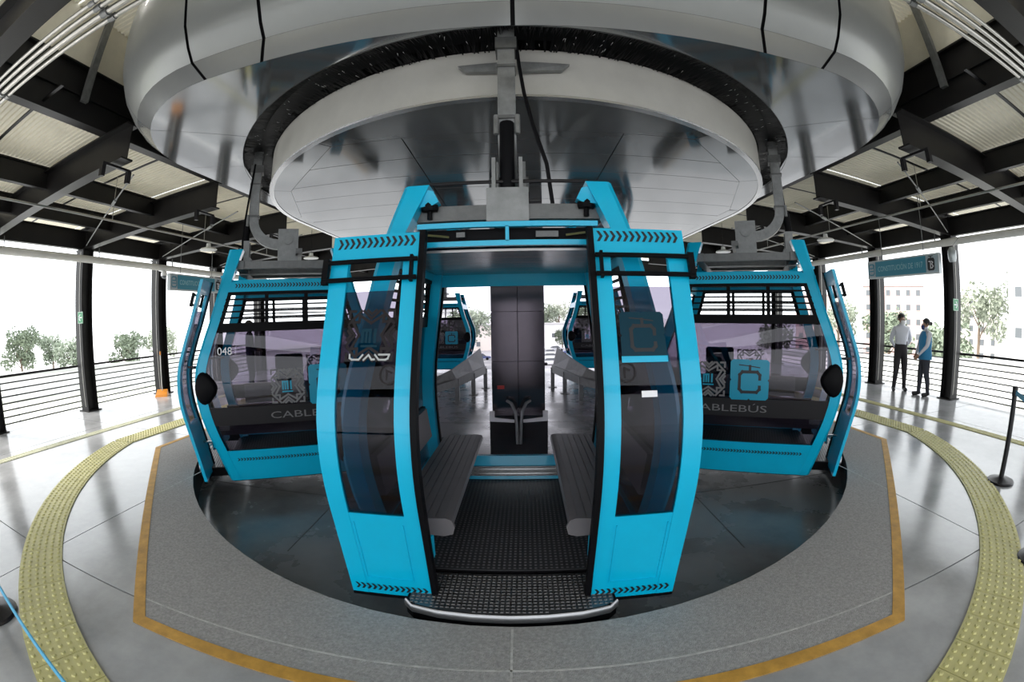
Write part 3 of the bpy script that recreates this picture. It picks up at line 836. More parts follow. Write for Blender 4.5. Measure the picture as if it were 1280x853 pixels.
        for x, wb in ((xi + .03, .016), (xo + .015, .035)):
            mb = MB(); mb.bar([(sx * x, -(D(1.98) + .03), 1.985), (sx * x, -(D(1.85) + .03), 1.845)], wb, .03, (0, 1, 0)); mb.build('grab_bracket', 'rubber', gd)
        for z in (.35, 1.2):                                 # hinge arms to the body
            mb = MB(); mb.tube([(sx * .60, -(D(z) - .03), z), (sx * .66, -(B(z) - .06), z)], .014, 6); mb.build('door_arm', 'steel_clean', dr)
        if sx < 0:
            e = emblem(.26); shift(e, -.70, 1.57); on_door(e, D, -.009).build('emblem', 'dark_print', dr)
            e = mi_mark(.10); shift(e, -.70, 1.56); on_door(e, D, -.009).build('emblem_mark', 'dim_print', dr)
            mb = MB(); k = .23 / 570.
            for pts in ([(350, 272), (352, 312), (385, 332), (480, 332), (530, 275)], [(548, 335), (612, 275)], [(612, 275), (655, 330)], [(700, 275), (752, 332)], [(752, 272), (890, 272)], [(890, 272), (872, 320), (840, 334), (775, 334)], [(655, 330), (690, 330)]):
                stroke(mb, [((x - 335) * k - .81, 1.475 - (y - 265) * k) for x, y in pts], .009)
            on_door(mb, D, -.007).build('maker_mark', 'pale_print', dr)
        else:
            e = c_tile(.235); shift(e, .685, 1.55); on_door(e, D, -.009).build('logo_tile', 'dim_print', dr)
            e = c_mark(.235); shift(e, .685, 1.55); on_door(e, D, -.007).build('logo_mark', 'black_print', dr)
            mb = MB(); stroke(mb, [(.58, 1.435), (.79, 1.435)], .03); on_door(mb, D, -.006).build('lit_logo_edge', 'turquoise', dr)  # bright bar painting the lit lower edge onto the dark tile
            mb = MB(); mb.poly([(.655, 1.255, 0), (.735, 1.255, 0), (.735, 1.285, 0), (.655, 1.285, 0)]); on_door(mb, D, -.008).build('sticker', 'white_print', dr)
        mb = MB(); c = (sx * .585, 1.375)
        stroke(mb, [(c[0] + .045 * math.cos(k * PI / 8), c[1] + .045 * math.sin(k * PI / 8)) for k in range(17)], .008)
        stroke(mb, [(c[0] - .01, c[1] - .022), (c[0] - .01, c[1] + .02), (c[0] + .015, c[1] + .01)], .009)
        on_door(mb, D, -.008).build('round_pictogram', 'dark_print', dr)
    # --- hanger
    hg = link('hanger', None, root)
    for yy in (-.55, .55):
        mb = MB(); mb.box(-.62, .62, yy - .05, yy + .05, 2.25, 2.345); mb.build('cross_beam', 'galvanised_dark', hg)
    for xx in (-.55, .55):
        mb = MB(); mb.box(xx - .045, xx + .045, -.50, .50, 2.255, 2.34); mb.build('side_beam', 'galvanised_dark', hg)
    mb = MB(); mb.box(-.10, .10, -.50, .50, 2.25, 2.35); mb.build('spine_beam', 'galvanised_dark', hg)
    mb = MB(); mb.box(-.13, .13, -.62, -.48, 2.235, 2.45); mb.build('front_block', 'galvanised', hg)
    mb = MB()
    for sg in (-1, 1): mb.box(sg * .10 - .02, sg * .10 + .02, -.13, .13, 2.34, 2.80)
    mb.lathe([(.06, -.13), (.06, .13)], 14); 
    for i in range(len(mb.v) - 28, len(mb.v)):
        x, y, z = mb.v[i]; mb.v[i] = (z * 1.1, y, 2.66 + x)
    mb.build('pivot_block', 'galvanised', hg)
    mb = MB(); mb.box(-.34, .34, .10, .18, 2.46, 2.52); mb.build('tie_bar', 'galvanised_dark', hg)
    mb = MB(); mb.tube([(-.50, -.58, 2.50), (.50, -.58, 2.50)], .012, 8); mb.build('stabiliser_rod', 'black_metal', hg)
    path = [(0, .10, 2.62), (0, -.05, 2.62)]
    for k in range(9):
        a = PI / 2 * k / 8; path.append((0, -.13 - .34 * math.sin(a), 2.96 - .34 * math.cos(a)))
    path += [(0, -.47, 3.3), (0, -.47, 3.84)]
    mb = MB(); mb.bar(path, .12, .12, (0, 0, 1)); mb.build('hanger_arm', 'galvanised', hg, smooth=40)
    for z, a, b, c in ((3.60, .15, .17, .10), (3.40, .13, .15, .02), (2.98, .14, .15, .025)):
        mb = MB(); mb.cbox(0, -.47, z, a, b, c); mb.build('arm_collar', 'galvanised_dark', hg)
    mb = MB(); mb.tube([(0, -.53, 2.93), (0, -.56, 2.72), (0, -.55, 2.46)], .048, 12); mb.build('damper', 'rubber', hg, smooth=60)
    for sg in (-1, 1):
        mb = MB(); mb.box(sg * .085 - .012, sg * .085 + .012, -.60, -.50, 2.42, 2.66); mb.build('damper_bracket', 'galvanised', hg)
        mb = MB(); mb.lathe([(.018, 2.85), (.018, 2.99)], 8, (sg * .07, -.54, 0)); mb.build('damper_bolt', 'galvanised', hg)
    mb = MB(); mb.tube([(.07, -.50, 3.66), (.09, -.52, 3.40), (.12, -.54, 3.15), (.17, -.56, 2.9), (.25, -.57, 2.62), (.28, -.56, 2.35)], .013, 6); mb.build('power_cable', 'rubber', hg)
    return root
cab0 = make_cabin()
RC = 3.26
def cabin_at(o, ang_deg, label):
    a = math.radians(ang_deg); o.location = (RC * math.sin(a), CY - RC * math.cos(a), 0); o.rotation_euler = (0, 0, a)
    tag(o, label, 'gondola', 'cable car cabins'); return o
cabin_at(cab0, -.8, 'turquoise gondola cabin in the middle facing the camera with both doors open')
left = cabin_at(copy_tree(cab0), -61, 'turquoise gondola cabin on the left numbered 048 behind the middle cabin')
right = cabin_at(copy_tree(cab0), 60, 'turquoise gondola cabin on the right with the blue C logo in view')
farl = copy_tree(cab0); farl.location = (-2.62, 15.2, 0); farl.rotation_euler = (0, 0, -PI / 2)
tag(farl, 'distant turquoise gondola cabin seen left of the steel pillar', 'gondola', 'cable car cabins')
farr = copy_tree(cab0); farr.location = (2.65, 15.0, 0); farr.rotation_euler = (0, 0, PI / 2)
tag(farr, 'distant turquoise gondola cabin seen right of the steel pillar', 'gondola', 'cable car cabins')
t = text2d('048', .115); shift(t, -.78, 1.335); on_end(1, t, 0, .004).build('cabin_number', 'white_print', left)

# ================================================================== STATION FITTINGS
# ---- columns
ROWS = {'nearest': 3.38, 'second': 5.87, 'third': 8.36, 'fourth': 10.85, 'rearmost': 13.34}
for sx, side in ((-1, 'left'), (1, 'right')):
    for nm, y in ROWS.items():
        extra = ' carrying a green arrow sign' if nm == 'second' else (' beside the dome camera' if nm == 'third' and sx < 0 else '')
        c = thing('steel_column', f'black steel roof column, {nm} in the row along the {side} railing{extra}', 'column', (sx * 8.92, y, 0), 0, 'roof columns')
        mb = MB(); hz = zb(8.92)
        ibeam(mb, (0, -.15, .02), (0, .15, .02), hz - .04, .28, tf=.001, tw=.02)
        mb = MB(); mb.box(-.14, .14, -.155, -.13, .02, hz); mb.box(-.14, .14, .13, .155, .02, hz); mb.box(-.012, .012, -.13, .13, .02, hz)
        mb.build('shaft', 'beam_black', c)
        mb = MB(); mb.box(-.2, .2, -.2, .2, .001, .02); mb.build('base_plate', 'beam_black', c)
        mb = MB(); mb.tube([(-sx * .06, -.16, .1), (-sx * .06, -.16, hz - .05)], .010, 6, (0, 1, 0)); mb.build('conduit', 'conduit', c)
# ---- railings, one per bay
YS = [-1.44, 0.98] + list(ROWS.values())
bays = ['behind the camera', 'nearest bay', 'second bay', 'third bay', 'fourth bay', 'rearmost bay']
for sx, side in ((-1, 'left'), (1, 'right')):
    for i in range(1, len(YS) - 1):
        a, b = YS[i], YS[i + 1]
        t = thing('railing', f'black horizontal bar railing on the {side}, {bays[i]} between columns', 'railing', (sx * 9.16, a, 0), 0, 'platform railings')
        L = b - a
        for k in range(8):
            z = .07 + k * .123; r = .026 if k == 7 else .015
            mb = MB(); mb.tube([(0, .01, z), (0, L - .01, z)], r, 6); mb.build('rail', 'black_metal', t)
        for y in (.04,):
            mb = MB(); mb.cbox(0.03, y, .46, .012, .04, .94); mb.build('post', 'black_metal', t)
# ---- long white pipes under the eaves
for sx, side in ((-1, 'left'), (1, 'right')):
    t = thing('roof_pipe', f'long pale round pipe under the {side} eave crossing the columns', 'pipe', (sx * 8.6, 0, 3.10 if sx < 0 else 3.17))
    mb = MB(); mb.tube([(0, -3, 0), (0, 13.3, 0)], .075, 14); mb.build('pipe', 'pipe_white', t, smooth=60)
    for y in COLY[1:-2]:
        mb = MB(); mb.bar([(0, y + .2, .07), (sx * .02, y + .2, .26)], .03, .01, (0, 1, 0)); mb.build('pipe_strap', 'galvanised', t)
# ---- thin service pipes, conduits and brace rods
for sx, side in ((-1, 'left'), (1, 'right')):
    t = thing('conduit_rack', f'bundle of galvanised conduits under the nearest rafter on the {side}', 'conduits', (0, 1.33, 0))
    for q, (dy, dz, r) in enumerate(((.04, 0, .020), (-.03, 0, .026), (-.10, 0, .020), (-.16, 0, .016))):
        pts = [(sx * x, dy, 3.55 + dz) for x in (.02, 2, 4, 4.9)] + [(sx * 8.8, dy, 3.34)]
        mb = MB(); mb.tube(pts, r, 8); p = mb.build('conduit', 'conduit', t, smooth=60)
        for x in (2.35, 3.9):
            mb = MB(); mb.tube([(sx * x, dy, 3.55 + dz), (sx * (x + .06), dy, 3.55 + dz)], r * 1.35, 8); mb.build('coupling', 'galvanised', p)
    t = thing('sprinkler_pipe', f'thin pipe hung on rods below the {side} roof sheets', 'pipe', (0, 0, 0))
    mb = MB(); mb.tube([(sx * 6.2, -2, 3.34), (sx * 6.2, 13.2, 3.34)], .018, 8); mb.build('pipe', 'conduit', t)
    for y in (2.2, 4.6, 7.1, 9.6, 12.0):
        mb = MB(); mb.tube([(sx * 6.2, y, 3.34), (sx * 6.2, y, zdeck(6.2))], .007, 6); mb.build('hanger_rod', 'conduit', t)
    for i, y in enumerate(ROWS.values()):
        if y > 9: continue
        t = thing('brace_rod', f'slanting steel brace rod below the {side} roof, ' + ('nearest one', 'middle one', 'farthest one')[i], 'brace', (0, 0, 0), 0, 'roof brace rods')
        mb = MB(); mb.tube([(sx * 4.7, y + .38, zb(4.7) - .02), (sx * 8.6, y + 2.3, zb(8.6) + .02)], .012, 6); mb.build('rod', 'galvanised', t)
        mb = MB(); mb.tube([(sx * 5.7, y + .87, zb(5.7) - .01), (sx * 5.9, y + .97, zb(5.9) - .01)], .03, 6); mb.build('turnbuckle', 'galvanised', t)
    for i, y in enumerate((3.38, 5.87, 8.36)):
        t = thing('floodlight', f'small black floodlight pair clipped under the {side} rafter end, ' + ('nearest the camera', 'middle one', 'farthest one')[i], 'floodlight', (sx * (4.62 if i == 0 else 5.15), y, zb(4.62 if i == 0 else 5.15)), 0, 'roof floodlights')
        mb = MB(); mb.box(-.02, .02, -.24, .24, -.05, -.02); mb.build('mount', 'black_metal', t)
        for sy in (-1, 1):
            mb = MB(); mb.cbox(0, sy * .22, -.12, .06, .06, .15); mb.build('lamp_head', 'black_metal', t)
    for i, (x, y) in enumerate(((6.75, 7.9), (5.4, 10.6))):
        t = thing('pendant_lamp', f'round white pendant lamp hanging under the {side} roof, ' + ('nearer one', 'farther one')[i], 'lamp', (sx * x, y, 3.30), 0, 'pendant lamps')
        mb = MB(); mb.lathe([(.20, 0), (.21, .015), (.18, .04), (.06, .07), (.05, .15)], 18); mb.build('shade', 'lamp_white', t, smooth=40)
        mb = MB(); mb.tube([(0, 0, .14), (0, 0, zdeck(x) - 3.32)], .006, 6, (1, 0, 0)); mb.build('cord', 'black_metal', t)

# ---- hanging signs
def station_sign(x, y, rz, label, L=2.05, H=.37):
    t = thing('station_sign', label, 'sign', (x, y, 2.63), rz)
    mb = MB(); mb.box(-L / 2, L / 2, -.05, .05, -H / 2, H / 2); mb.build('box', 'sign_frame', t)
    for sg in (1,):
        mb = MB(); mb.box(-L / 2 + .25, L / 2 - .34, -.056, -.05, -H / 2 + .03, H / 2 - .03); f = mb.build('name_panel', 'sign_blue', t)
        tx = text2d('CONSTITUCIÓN DE 1917', .15, L - .75)
        tx.mapv(lambda p: (p[0] - L / 2 + .33, -.058, p[1] - .05)); tx.build('lettering', 'sign_letter', f)
        mb = MB(); mb.box(-L / 2 + .02, -L / 2 + .24, -.056, -.05, -H / 2 + .03, H / 2 - .03); f = mb.build('emblem_panel', 'sign_panel', t)
        mb = MB(); stroke(mb, [(.05, .05), (.05, .11), (-.05, .11), (-.08, .08), (-.08, -.08), (-.05, -.11), (.05, -.11), (.08, -.08), (.08, .08), (.05, .11)], .022); stroke(mb, [(-.05, .03), (.05, .03)], .02); stroke(mb, [(-.05, -.03), (.05, -.03)], .02)
        mb.mapv(lambda p: (p[0] - L / 2 + .13, -.058, p[1])); mb.build('emblem', 'sign_blue', f)
        mb = MB(); mb.box(L / 2 - .33, L / 2 - .02, -.056, -.05, -H / 2 + .03, H / 2 - .03); f = mb.build('pictogram_panel', 'sign_panel', t)
        mb = MB(); mb.loft([[(a * .095 * k, -.057, b * .115 * k - .01) for a, b in ((-1, -.7), (-.7, -1), (.7, -1), (1, -.7), (1, .7), (.7, 1), (-.7, 1), (-1, .7))] for k in (1,)] + [[(a * .09, -.060, b * .11 - .01) for a, b in ((-1, -.7), (-.7, -1), (.7, -1), (1, -.7), (1, .7), (.7, 1), (-.7, 1), (-1, .7))]])
        mb.box(-.012, .012, -.060, -.057, .09, .14); mb.box(-.06, .06, -.060, -.057, .13, .145)
        mb.v = [(a + L / 2 - .20, b, c) for a, b, c in mb.v]; pg = mb.build('cabin_pictogram', 'black_print', f)
        mb = MB(); stroke(mb, [(-.05, .05), (-.01, .05), (-.01, -.07)], .02); stroke(mb, [(.02, .05), (.05, .03), (.02, -.0), (.06, -.04), (.02, -.07)], .02)
        mb.mapv(lambda p: (p[0] + L / 2 - .20, -.062, p[1] - .01)); mb.build('pictogram_figure', 'white_print', pg)
    for a in (-.6, .6):
        mb = MB(); mb.tube([(a, 0, H / 2), (a, 0, 1.345)], .008, 6, (1, 0, 0)); mb.build('suspension_rod', 'galvanised', t)
    return t
station_sign(7.5, 6.22, math.radians(-90 + 0), 'blue hanging station name sign reading CONSTITUCIÓN DE 1917 above the two people')
station_sign(-7.5, 8.35, math.radians(90), 'blue hanging station name sign behind the left cabin', L=2.0)
# ---- exit arrow plates
for sx, side in ((-1, 'left'), (1, 'right')):
    t = thing('arrow_sign', f'small green escape arrow sign on the {side} column', 'sign', (sx * 8.80, 5.70, 1.93))
    mb = MB(); mb.box(-.11, .11, -.012, -.002, -.12, .12); mb.build('plate', 'exit_green', t)
    mb = MB(); stroke(mb, [(-.06, 0), (.06, 0)], .022); stroke(mb, [(sx * .01, .06), (sx * .065, 0), (sx * .01, -.06)], .022)
    for q in ([(-.1, -.11), (.1, -.11), (.1, .11), (-.1, .11), (-.1, -.11)],): stroke(mb, q, .006)
    mb.mapv(lambda p: (p[0], -.014, p[1])); mb.build('arrow', 'white_print', t)
# ---- dome camera
t = thing('dome_camera', 'white dome security camera on the left column', 'camera', (-8.50, 8.15, 2.86))
mb = MB(); mb.lathe([(.03, .16), (.07, .14), (.085, .08), (.085, .03)], 14); mb.build('cap', 'white_paint', t, smooth=40)
mb = MB(); mb.ball((0, 0, .03), .07, .07, .075, 14, 6, -PI / 2, 0); mb.build('dome', 'dark_window', t, smooth=60)
mb = MB(); mb.bar([(0, 0, .14), (-.20, 0, .18)], .03, .03); mb.build('arm', 'white_paint', t)
t = thing('wall_speaker', 'small grey speaker hanging at the right end of the right station sign', 'speaker', (7.75, 5.05, 2.68))
mb = MB(); mb.lathe([(.07, -.02), (.09, .05), (.09, .18), (.05, .24)], 12); mb.build('body', 'sign_frame', t, smooth=40)
mb = MB(); mb.tube([(0, 0, .23), (.3, 0, .45)], .008, 6); mb.build('bracket', 'galvanised', t)
# ---- broom and orange dustpan
t = thing('dustpan', 'orange lobby dustpan with long handle leaning at the left column', 'dustpan', (-8.55, 7.95, 0), math.radians(35))
mb = MB(); mb.hexa([(-.17, -.16, 0), (.17, -.16, 0), (.17, .14, 0), (-.17, .14, 0)], [(-.15, -.10, .05), (.15, -.10, .05), (.14, .13, .15), (-.14, .13, .15)]); mb.build('pan', 'orange_plastic', t)
mb = MB(); mb.tube([(0, .08, .12), (-.02, .30, .98)], .013, 8); mb.build('handle', 'pipe_white', t)
mb = MB(); mb.tube([(-.02, .30, .97), (-.022, .32, 1.06)], .018, 8); mb.build('grip', 'orange_plastic', t)
# ---- belt stanchions
def stanchion(x, y, label, h=1.0):
    t = thing('belt_stanchion', label, 'stanchion', (x, y, 0), 0, 'queue posts')
    mb = MB(); mb.lathe([(.175, .0), (.18, .012), (.17, .025), (.05, .05), (.035, .06)], 24); mb.build('base', 'black_metal', t, smooth=40)
    mb = MB(); mb.lathe([(.032, .05), (.032, h - .1)], 16); mb.build('pole', 'black_metal', t, smooth=40)
    mb = MB(); mb.lathe([(.036, h - .1), (.038, h - .09), (.038, h - .01), (.03, h)], 16); mb.build('head', 'black_metal', t, smooth=40)
    return t
def belt(a, b, label):
    a, b = Vector(a), Vector(b); d = (b - a).normalized(); c = (a + b) / 2
    o = thing('queue_belt', label, 'belt', tuple(a)); mb = MB(); L = b - a
    mb.bar([tuple(L * .0 + d * .045), tuple(L * .5 + Vector((0, 0, -.015))), tuple(L - d * .045)], .004, .05); mb.build('webbing', 'belt_blue', o)
    mb = MB(); mb.bar([tuple(L - d * .06), tuple(L - d * .036)], .012, .06); mb.build('end_clip', 'black_metal', o)
stanchion(4.97, 2.28, 'black queue post standing on the floor at the right beside the yellow strip')
stanchion(3.62, 1.10, 'black queue post cut off by the right edge of the picture')
stanchion(-3.16, .74, 'black queue post cut off by the left edge of the picture')
stanchion(-.30, .165, 'black queue post just below the camera')
belt((4.97, 2.28, .94), (3.62, 1.10, .94), 'blue queue belt at the right edge between two posts')
belt((-3.16, .74, .93), (-.30, .165, .93), 'light blue queue belt across the lower left corner')

# ---- galvanised guide barriers on the track floor
for sx, side in ((-1, 'left'), (1, 'right')):
    pts = [(sx * .92, 11.9), (sx * 1.15, 10.9), (sx * 1.42, 9.9), (sx * 1.85, 9.0)]
    t = thing('guide_barrier', f'galvanised flared guide barrier {side} of the steel pillar', 'barrier', (0, 0, -.30))
    for i, (x, y) in enumerate(pts):
        mb = MB(); mb.box(x - .05, x + .05, y - .05, y + .05, 0, .55); p = mb.build('post', 'galvanised', t)
        mb = MB(); mb.box(x - .11, x + .11, y - .11, y + .11, .001, .015); mb.build('foot', 'galvanised', p)
    top = [1.02, .86, .70, .60]
    mb = MB(); mb.loft([[(x - sx * .03, y - .06, z0), (x - sx * .03, y - .06, z1), (x - sx * .01, y - .06, z1), (x - sx * .01, y - .06, z0)] for (x, y), z0, z1 in zip(pts, (.42, .40, .38, .36), (.62, .60, .56, .50))]); mb.build('lower_rail', 'galvanised', t)
    mb = MB(); mb.loft([[(x, y - .06, z0), (x + sx * .12, y - .06, z1), (x + sx * .14, y - .06, z1), (x + sx * .02, y - .06, z0)] for (x, y), z0, z1 in zip(pts, (.60, .58, .55, .50), (1.10, .92, .76, .60))]); mb.build('flared_plate', 'galvanised', t)

# ================================================================== PEOPLE
def person(label, loc, rz, H, J, E, cloth, extras):
    """J: joint -> (x, y, z, radius); E: bones (a, b, material); skinned into one continuous body"""
    root = thing('person', label, 'person', loc, rz)
    names = list(J); idx = {n: i for i, n in enumerate(names)}
    me = bpy.data.meshes.new('body'); me.from_pydata([Vector(J[n][:3]) * H for n in names], [(idx[a], idx[b]) for a, b, _ in E], [])
    o = bpy.data.objects.new('body', me); COL.objects.link(o)
    md = o.modifiers.new('skin', 'SKIN'); md.use_smooth_shade = True; md.branch_smoothing = .3
    sv = me.skin_vertices[0].data
    for n in names:
        r = J[n][3]; rr = (r, r) if not isinstance(r, tuple) else r
        k_ = 1.0 if n[:2] in ('th', 'tt', 'pa', 'wr') or n[0] in 'fg' or n in ('jaw', 'head', 'crown', 'neck') else 1.28
        rr = (rr[0] * k_, rr[1] * k_)
        sv[idx[n]].radius = (rr[0] * H, rr[1] * H); sv[idx[n]].use_root = (n == 'pelvis')
    sb = o.modifiers.new('sub', 'SUBSURF'); sb.levels = 2; sb.render_levels = 2
    dg = bpy.context.evaluated_depsgraph_get(); em = bpy.data.meshes.new_from_object(o.evaluated_get(dg))
    bpy.data.objects.remove(o); bpy.data.meshes.remove(me)
    em.name = 'body'; em.materials.clear()
    mats = sorted({m for *_, m in E}); 
    for m in mats: em.materials.append(M[m])
    segs = [(Vector(J[a][:3]) * H, Vector(J[b][:3]) * H, mats.index(m), (J[a][3] if not isinstance(J[a][3], tuple) else J[a][3][0]) * H) for a, b, m in E]
    for p in em.polygons:
        c = p.center; best = 1e9
        for a, b, mi, r in segs:
            ab = b - a; t = max(0, min(1, (c - a).dot(ab) / max(ab.length_squared, 1e-9))); d = (c - (a + ab * t)).length - r * .5
            if d < best: best = d; p.material_index = mi
        p.use_smooth = True
    link('body', em, root)
    hx, hy, hz = Vector(J['head'][:3]) * H; hr = .060 * H
    hd = extras.get('turn', 0); ca, sa = math.cos(hd), math.sin(hd)
    def T(p): return (hx + (p[0] * ca - p[1] * sa) * H, hy + (p[0] * sa + p[1] * ca) * H, hz + p[2] * H)
    def part(mb, name, m, parent=root): mb.mapv(T); return mb.build(name, m, parent, smooth=60)
    mb = MB(); mb.ball((0, .010, .012), .056, .064, .070, 14, 7, -.35, PI / 2)
    mb.v = [(x, y + (.010 if z < .02 and y < 0 else 0), z + (.028 if y < -.03 and z < .03 else 0)) for x, y, z in mb.v]
    if extras.get('bun'): mb.ball((0, .085, .01), .026, .026, .026, 8, 6)
    part(mb, 'hair', 'hair')
    for sx in (-1, 1):
        mb = MB(); mb.ball((sx * .020, -.050, .004), .009, .007, .005, 8, 5); e = part(mb, 'eye', 'eye_white')
        mb = MB(); mb.ball((sx * .020, -.0565, .004), .0035, .002, .0035, 6, 4); part(mb, 'pupil', 'hair', e)
        mb = MB(); mb.ball((sx * .052, .008, -.003), .006, .012, .018, 8, 5); part(mb, 'ear', 'skin')
    mb = MB(); mb.hexa([(-.010, -.052, -.022), (.010, -.052, -.022), (.006, -.050, .004), (-.006, -.050, .004)], [(-.006, -.070, -.020), (.006, -.070, -.020), (.003, -.058, .004), (-.003, -.058, .004)]); part(mb, 'nose', 'skin')
    mb = MB(); mb.loft([[(.048 * math.sin(a) * k, -.024 - .044 * math.cos(a) * k, z) for a in [(-1.2 + 2.4 * i / 8) for i in range(9)]] for z, k in ((-.072, .70), (-.055, 1.0), (-.03, 1.10), (-.014, .98))], closed=False)
    part(mb, 'face_mask', extras['mask'])
    return root
def joints(armL, armR, spread=.05, fr=0.0):
    J = dict(pelvis=(0, .005, .53, (.085, .062)), waist=(0, 0, .60, (.080, .058)), chest=(0, .002, .72, (.095, .062)), shoulders=(0, .006, .80, (.075, .05)), neck=(0, .006, .852, .030),
             jaw=(0, -.010, .885, (.034, .040)), head=(0, 0, .925, (.047, .056)), crown=(0, .004, .965, (.038, .046)))
    for s, n in ((-1, 'L'), (1, 'R')):
        f = fr * s
        J['hip' + n] = (s * .050, .004, .495, .056); J['knee' + n] = (s * (.045 + spread * .5), -.012 + f * .5, .275, .036); J['calf' + n] = (s * (.046 + spread * .7), .004 + f * .8, .20, .032)
        J['ankle' + n] = (s * (.047 + spread), .008 + f, .045, .023); J['heel' + n] = (s * (.047 + spread), .030 + f, .026, .024); J['toe' + n] = (s * (.055 + spread * 1.2), -.100 + f, .022, .021)
        J['sh' + n] = (s * .098, .008, .805, .035)
        el, wr, pl, tip = (armL if s < 0 else armR)
        J['el' + n] = (*el, .025); J['wr' + n] = (*wr, .016); J['palm' + n] = (*pl, .019)
        d = Vector(tip) - Vector(pl); w_ = Vector((0, 1, 0)) if abs(d.normalized().y) < .6 else Vector((1, 0, 0))
        for k in range(4):
            off = w_ * ((k - 1.5) * .011); ln = (.85, 1.0, .95, .72)[k]
            J[f'f{k}{n}'] = (*(Vector(pl) + d * .45 + off), .0062); J[f'g{k}{n}'] = (*(Vector(pl) + d * ln + off * 1.05 + Vector((-s * .006, 0, 0))), .0052)
        J['th' + n] = (*(Vector(pl) + w_ * -.026 + d * .15), .0075); J['tt' + n] = (*(Vector(pl) + w_ * -.032 + d * .5), .006)
    return J
def bones(top, leg, shoe, sleeve):
    E = [('pelvis', 'waist', leg), ('waist', 'chest', top), ('chest', 'shoulders', top), ('shoulders', 'neck', top), ('neck', 'jaw', 'skin'), ('jaw', 'head', 'skin'), ('head', 'crown', 'skin')]
    for n in 'LR':
        E += [('pelvis', 'hip' + n, leg), ('hip' + n, 'knee' + n, leg), ('knee' + n, 'calf' + n, leg), ('calf' + n, 'ankle' + n, leg), ('ankle' + n, 'heel' + n, shoe), ('heel' + n, 'toe' + n, shoe),
              ('shoulders', 'sh' + n, top), ('sh' + n, 'el' + n, sleeve), ('el' + n, 'wr' + n, sleeve), ('wr' + n, 'palm' + n, 'skin')]
        for k in range(4): E += [('palm' + n, f'f{k}{n}', 'skin'), (f'f{k}{n}', f'g{k}{n}', 'skin')]
        E += [('palm' + n, 'th' + n, 'skin'), ('th' + n, 'tt' + n, 'skin')]
    return E
back = lambda s: ((s * .150, .055, .66), (s * .065, .110, .55), (s * .030, .112, .53), (-s * .030, .112, .50))
man = person('man in white shirt, dark trousers and white face mask with hands behind his back', (8.62, 7.22, 0), math.radians(-38), 1.74, joints(back(-1), back(1), .035, .02), bones('shirt_white', 'trousers', 'shoe', 'shirt_white'), None, dict(mask='mask_white', turn=.5))
fwd = lambda s: ((s * .118, -.035, .655), (s * .055, -.125, .545), (s * .035, -.145, .52), (s * .02, -.16, .47))
wom = person('woman in blue vest with white sleeves, dark leggings and blue face mask', (8.62, 6.45, 0), math.radians(-112), 1.64, joints(fwd(-1), fwd(1), .02, .04), bones('shirt_white', 'leggings', 'shoe', 'shirt_white'), None, dict(mask='mask_blue', bun=True, turn=-.15))
def vest(root, H, m='vest_blue'):
    mb = MB(); rings = []
    for z, a, b, y0 in ((.475, .122, .098, .004), (.53, .120, .096, .004), (.60, .112, .088, 0), (.68, .118, .090, 0), (.75, .120, .088, .002), (.80, .108, .074, .006), (.835, .062, .050, .008)):
        rings.append([(a * math.cos(2 * PI * k / 20) * H, (y0 + b * math.sin(2 * PI * k / 20)) * H, z * H) for k in range(20)])
    mb.loft(rings, cap=False); v = mb.build('vest', m, root, smooth=60)
    z = .60
    for sx in (-1, 1):
        mb = MB(); mb.loft([[(sx * .03 * H, -.079 * H, z * H), (sx * .085 * H, -.055 * H, z * H), (sx * .085 * H, -.058 * H, (z + .035) * H), (sx * .03 * H, -.081 * H, (z + .035) * H)], [(sx * .03 * H, -.084 * H, z * H), (sx * .085 * H, -.061 * H, z * H), (sx * .085 * H, -.063 * H, (z + .035) * H), (sx * .03 * H, -.086 * H, (z + .035) * H)]])
        mb.build('pocket_flap', 'navy', v)
vest(wom, 1.64)
hang = lambda s: ((s * .145, .0, .655), (s * .12, -.09, .60), (s * .07, -.12, .60), (s * .01, -.14, .60))
third = person('person in dark navy jacket and trousers seen through the left cabin windows', (-6.25, 8.9, 0), math.radians(120), 1.72, joints(hang(-1), hang(1), .02, .0), bones('navy', 'navy', 'shoe', 'navy'), None, dict(mask='mask_white', turn=0))

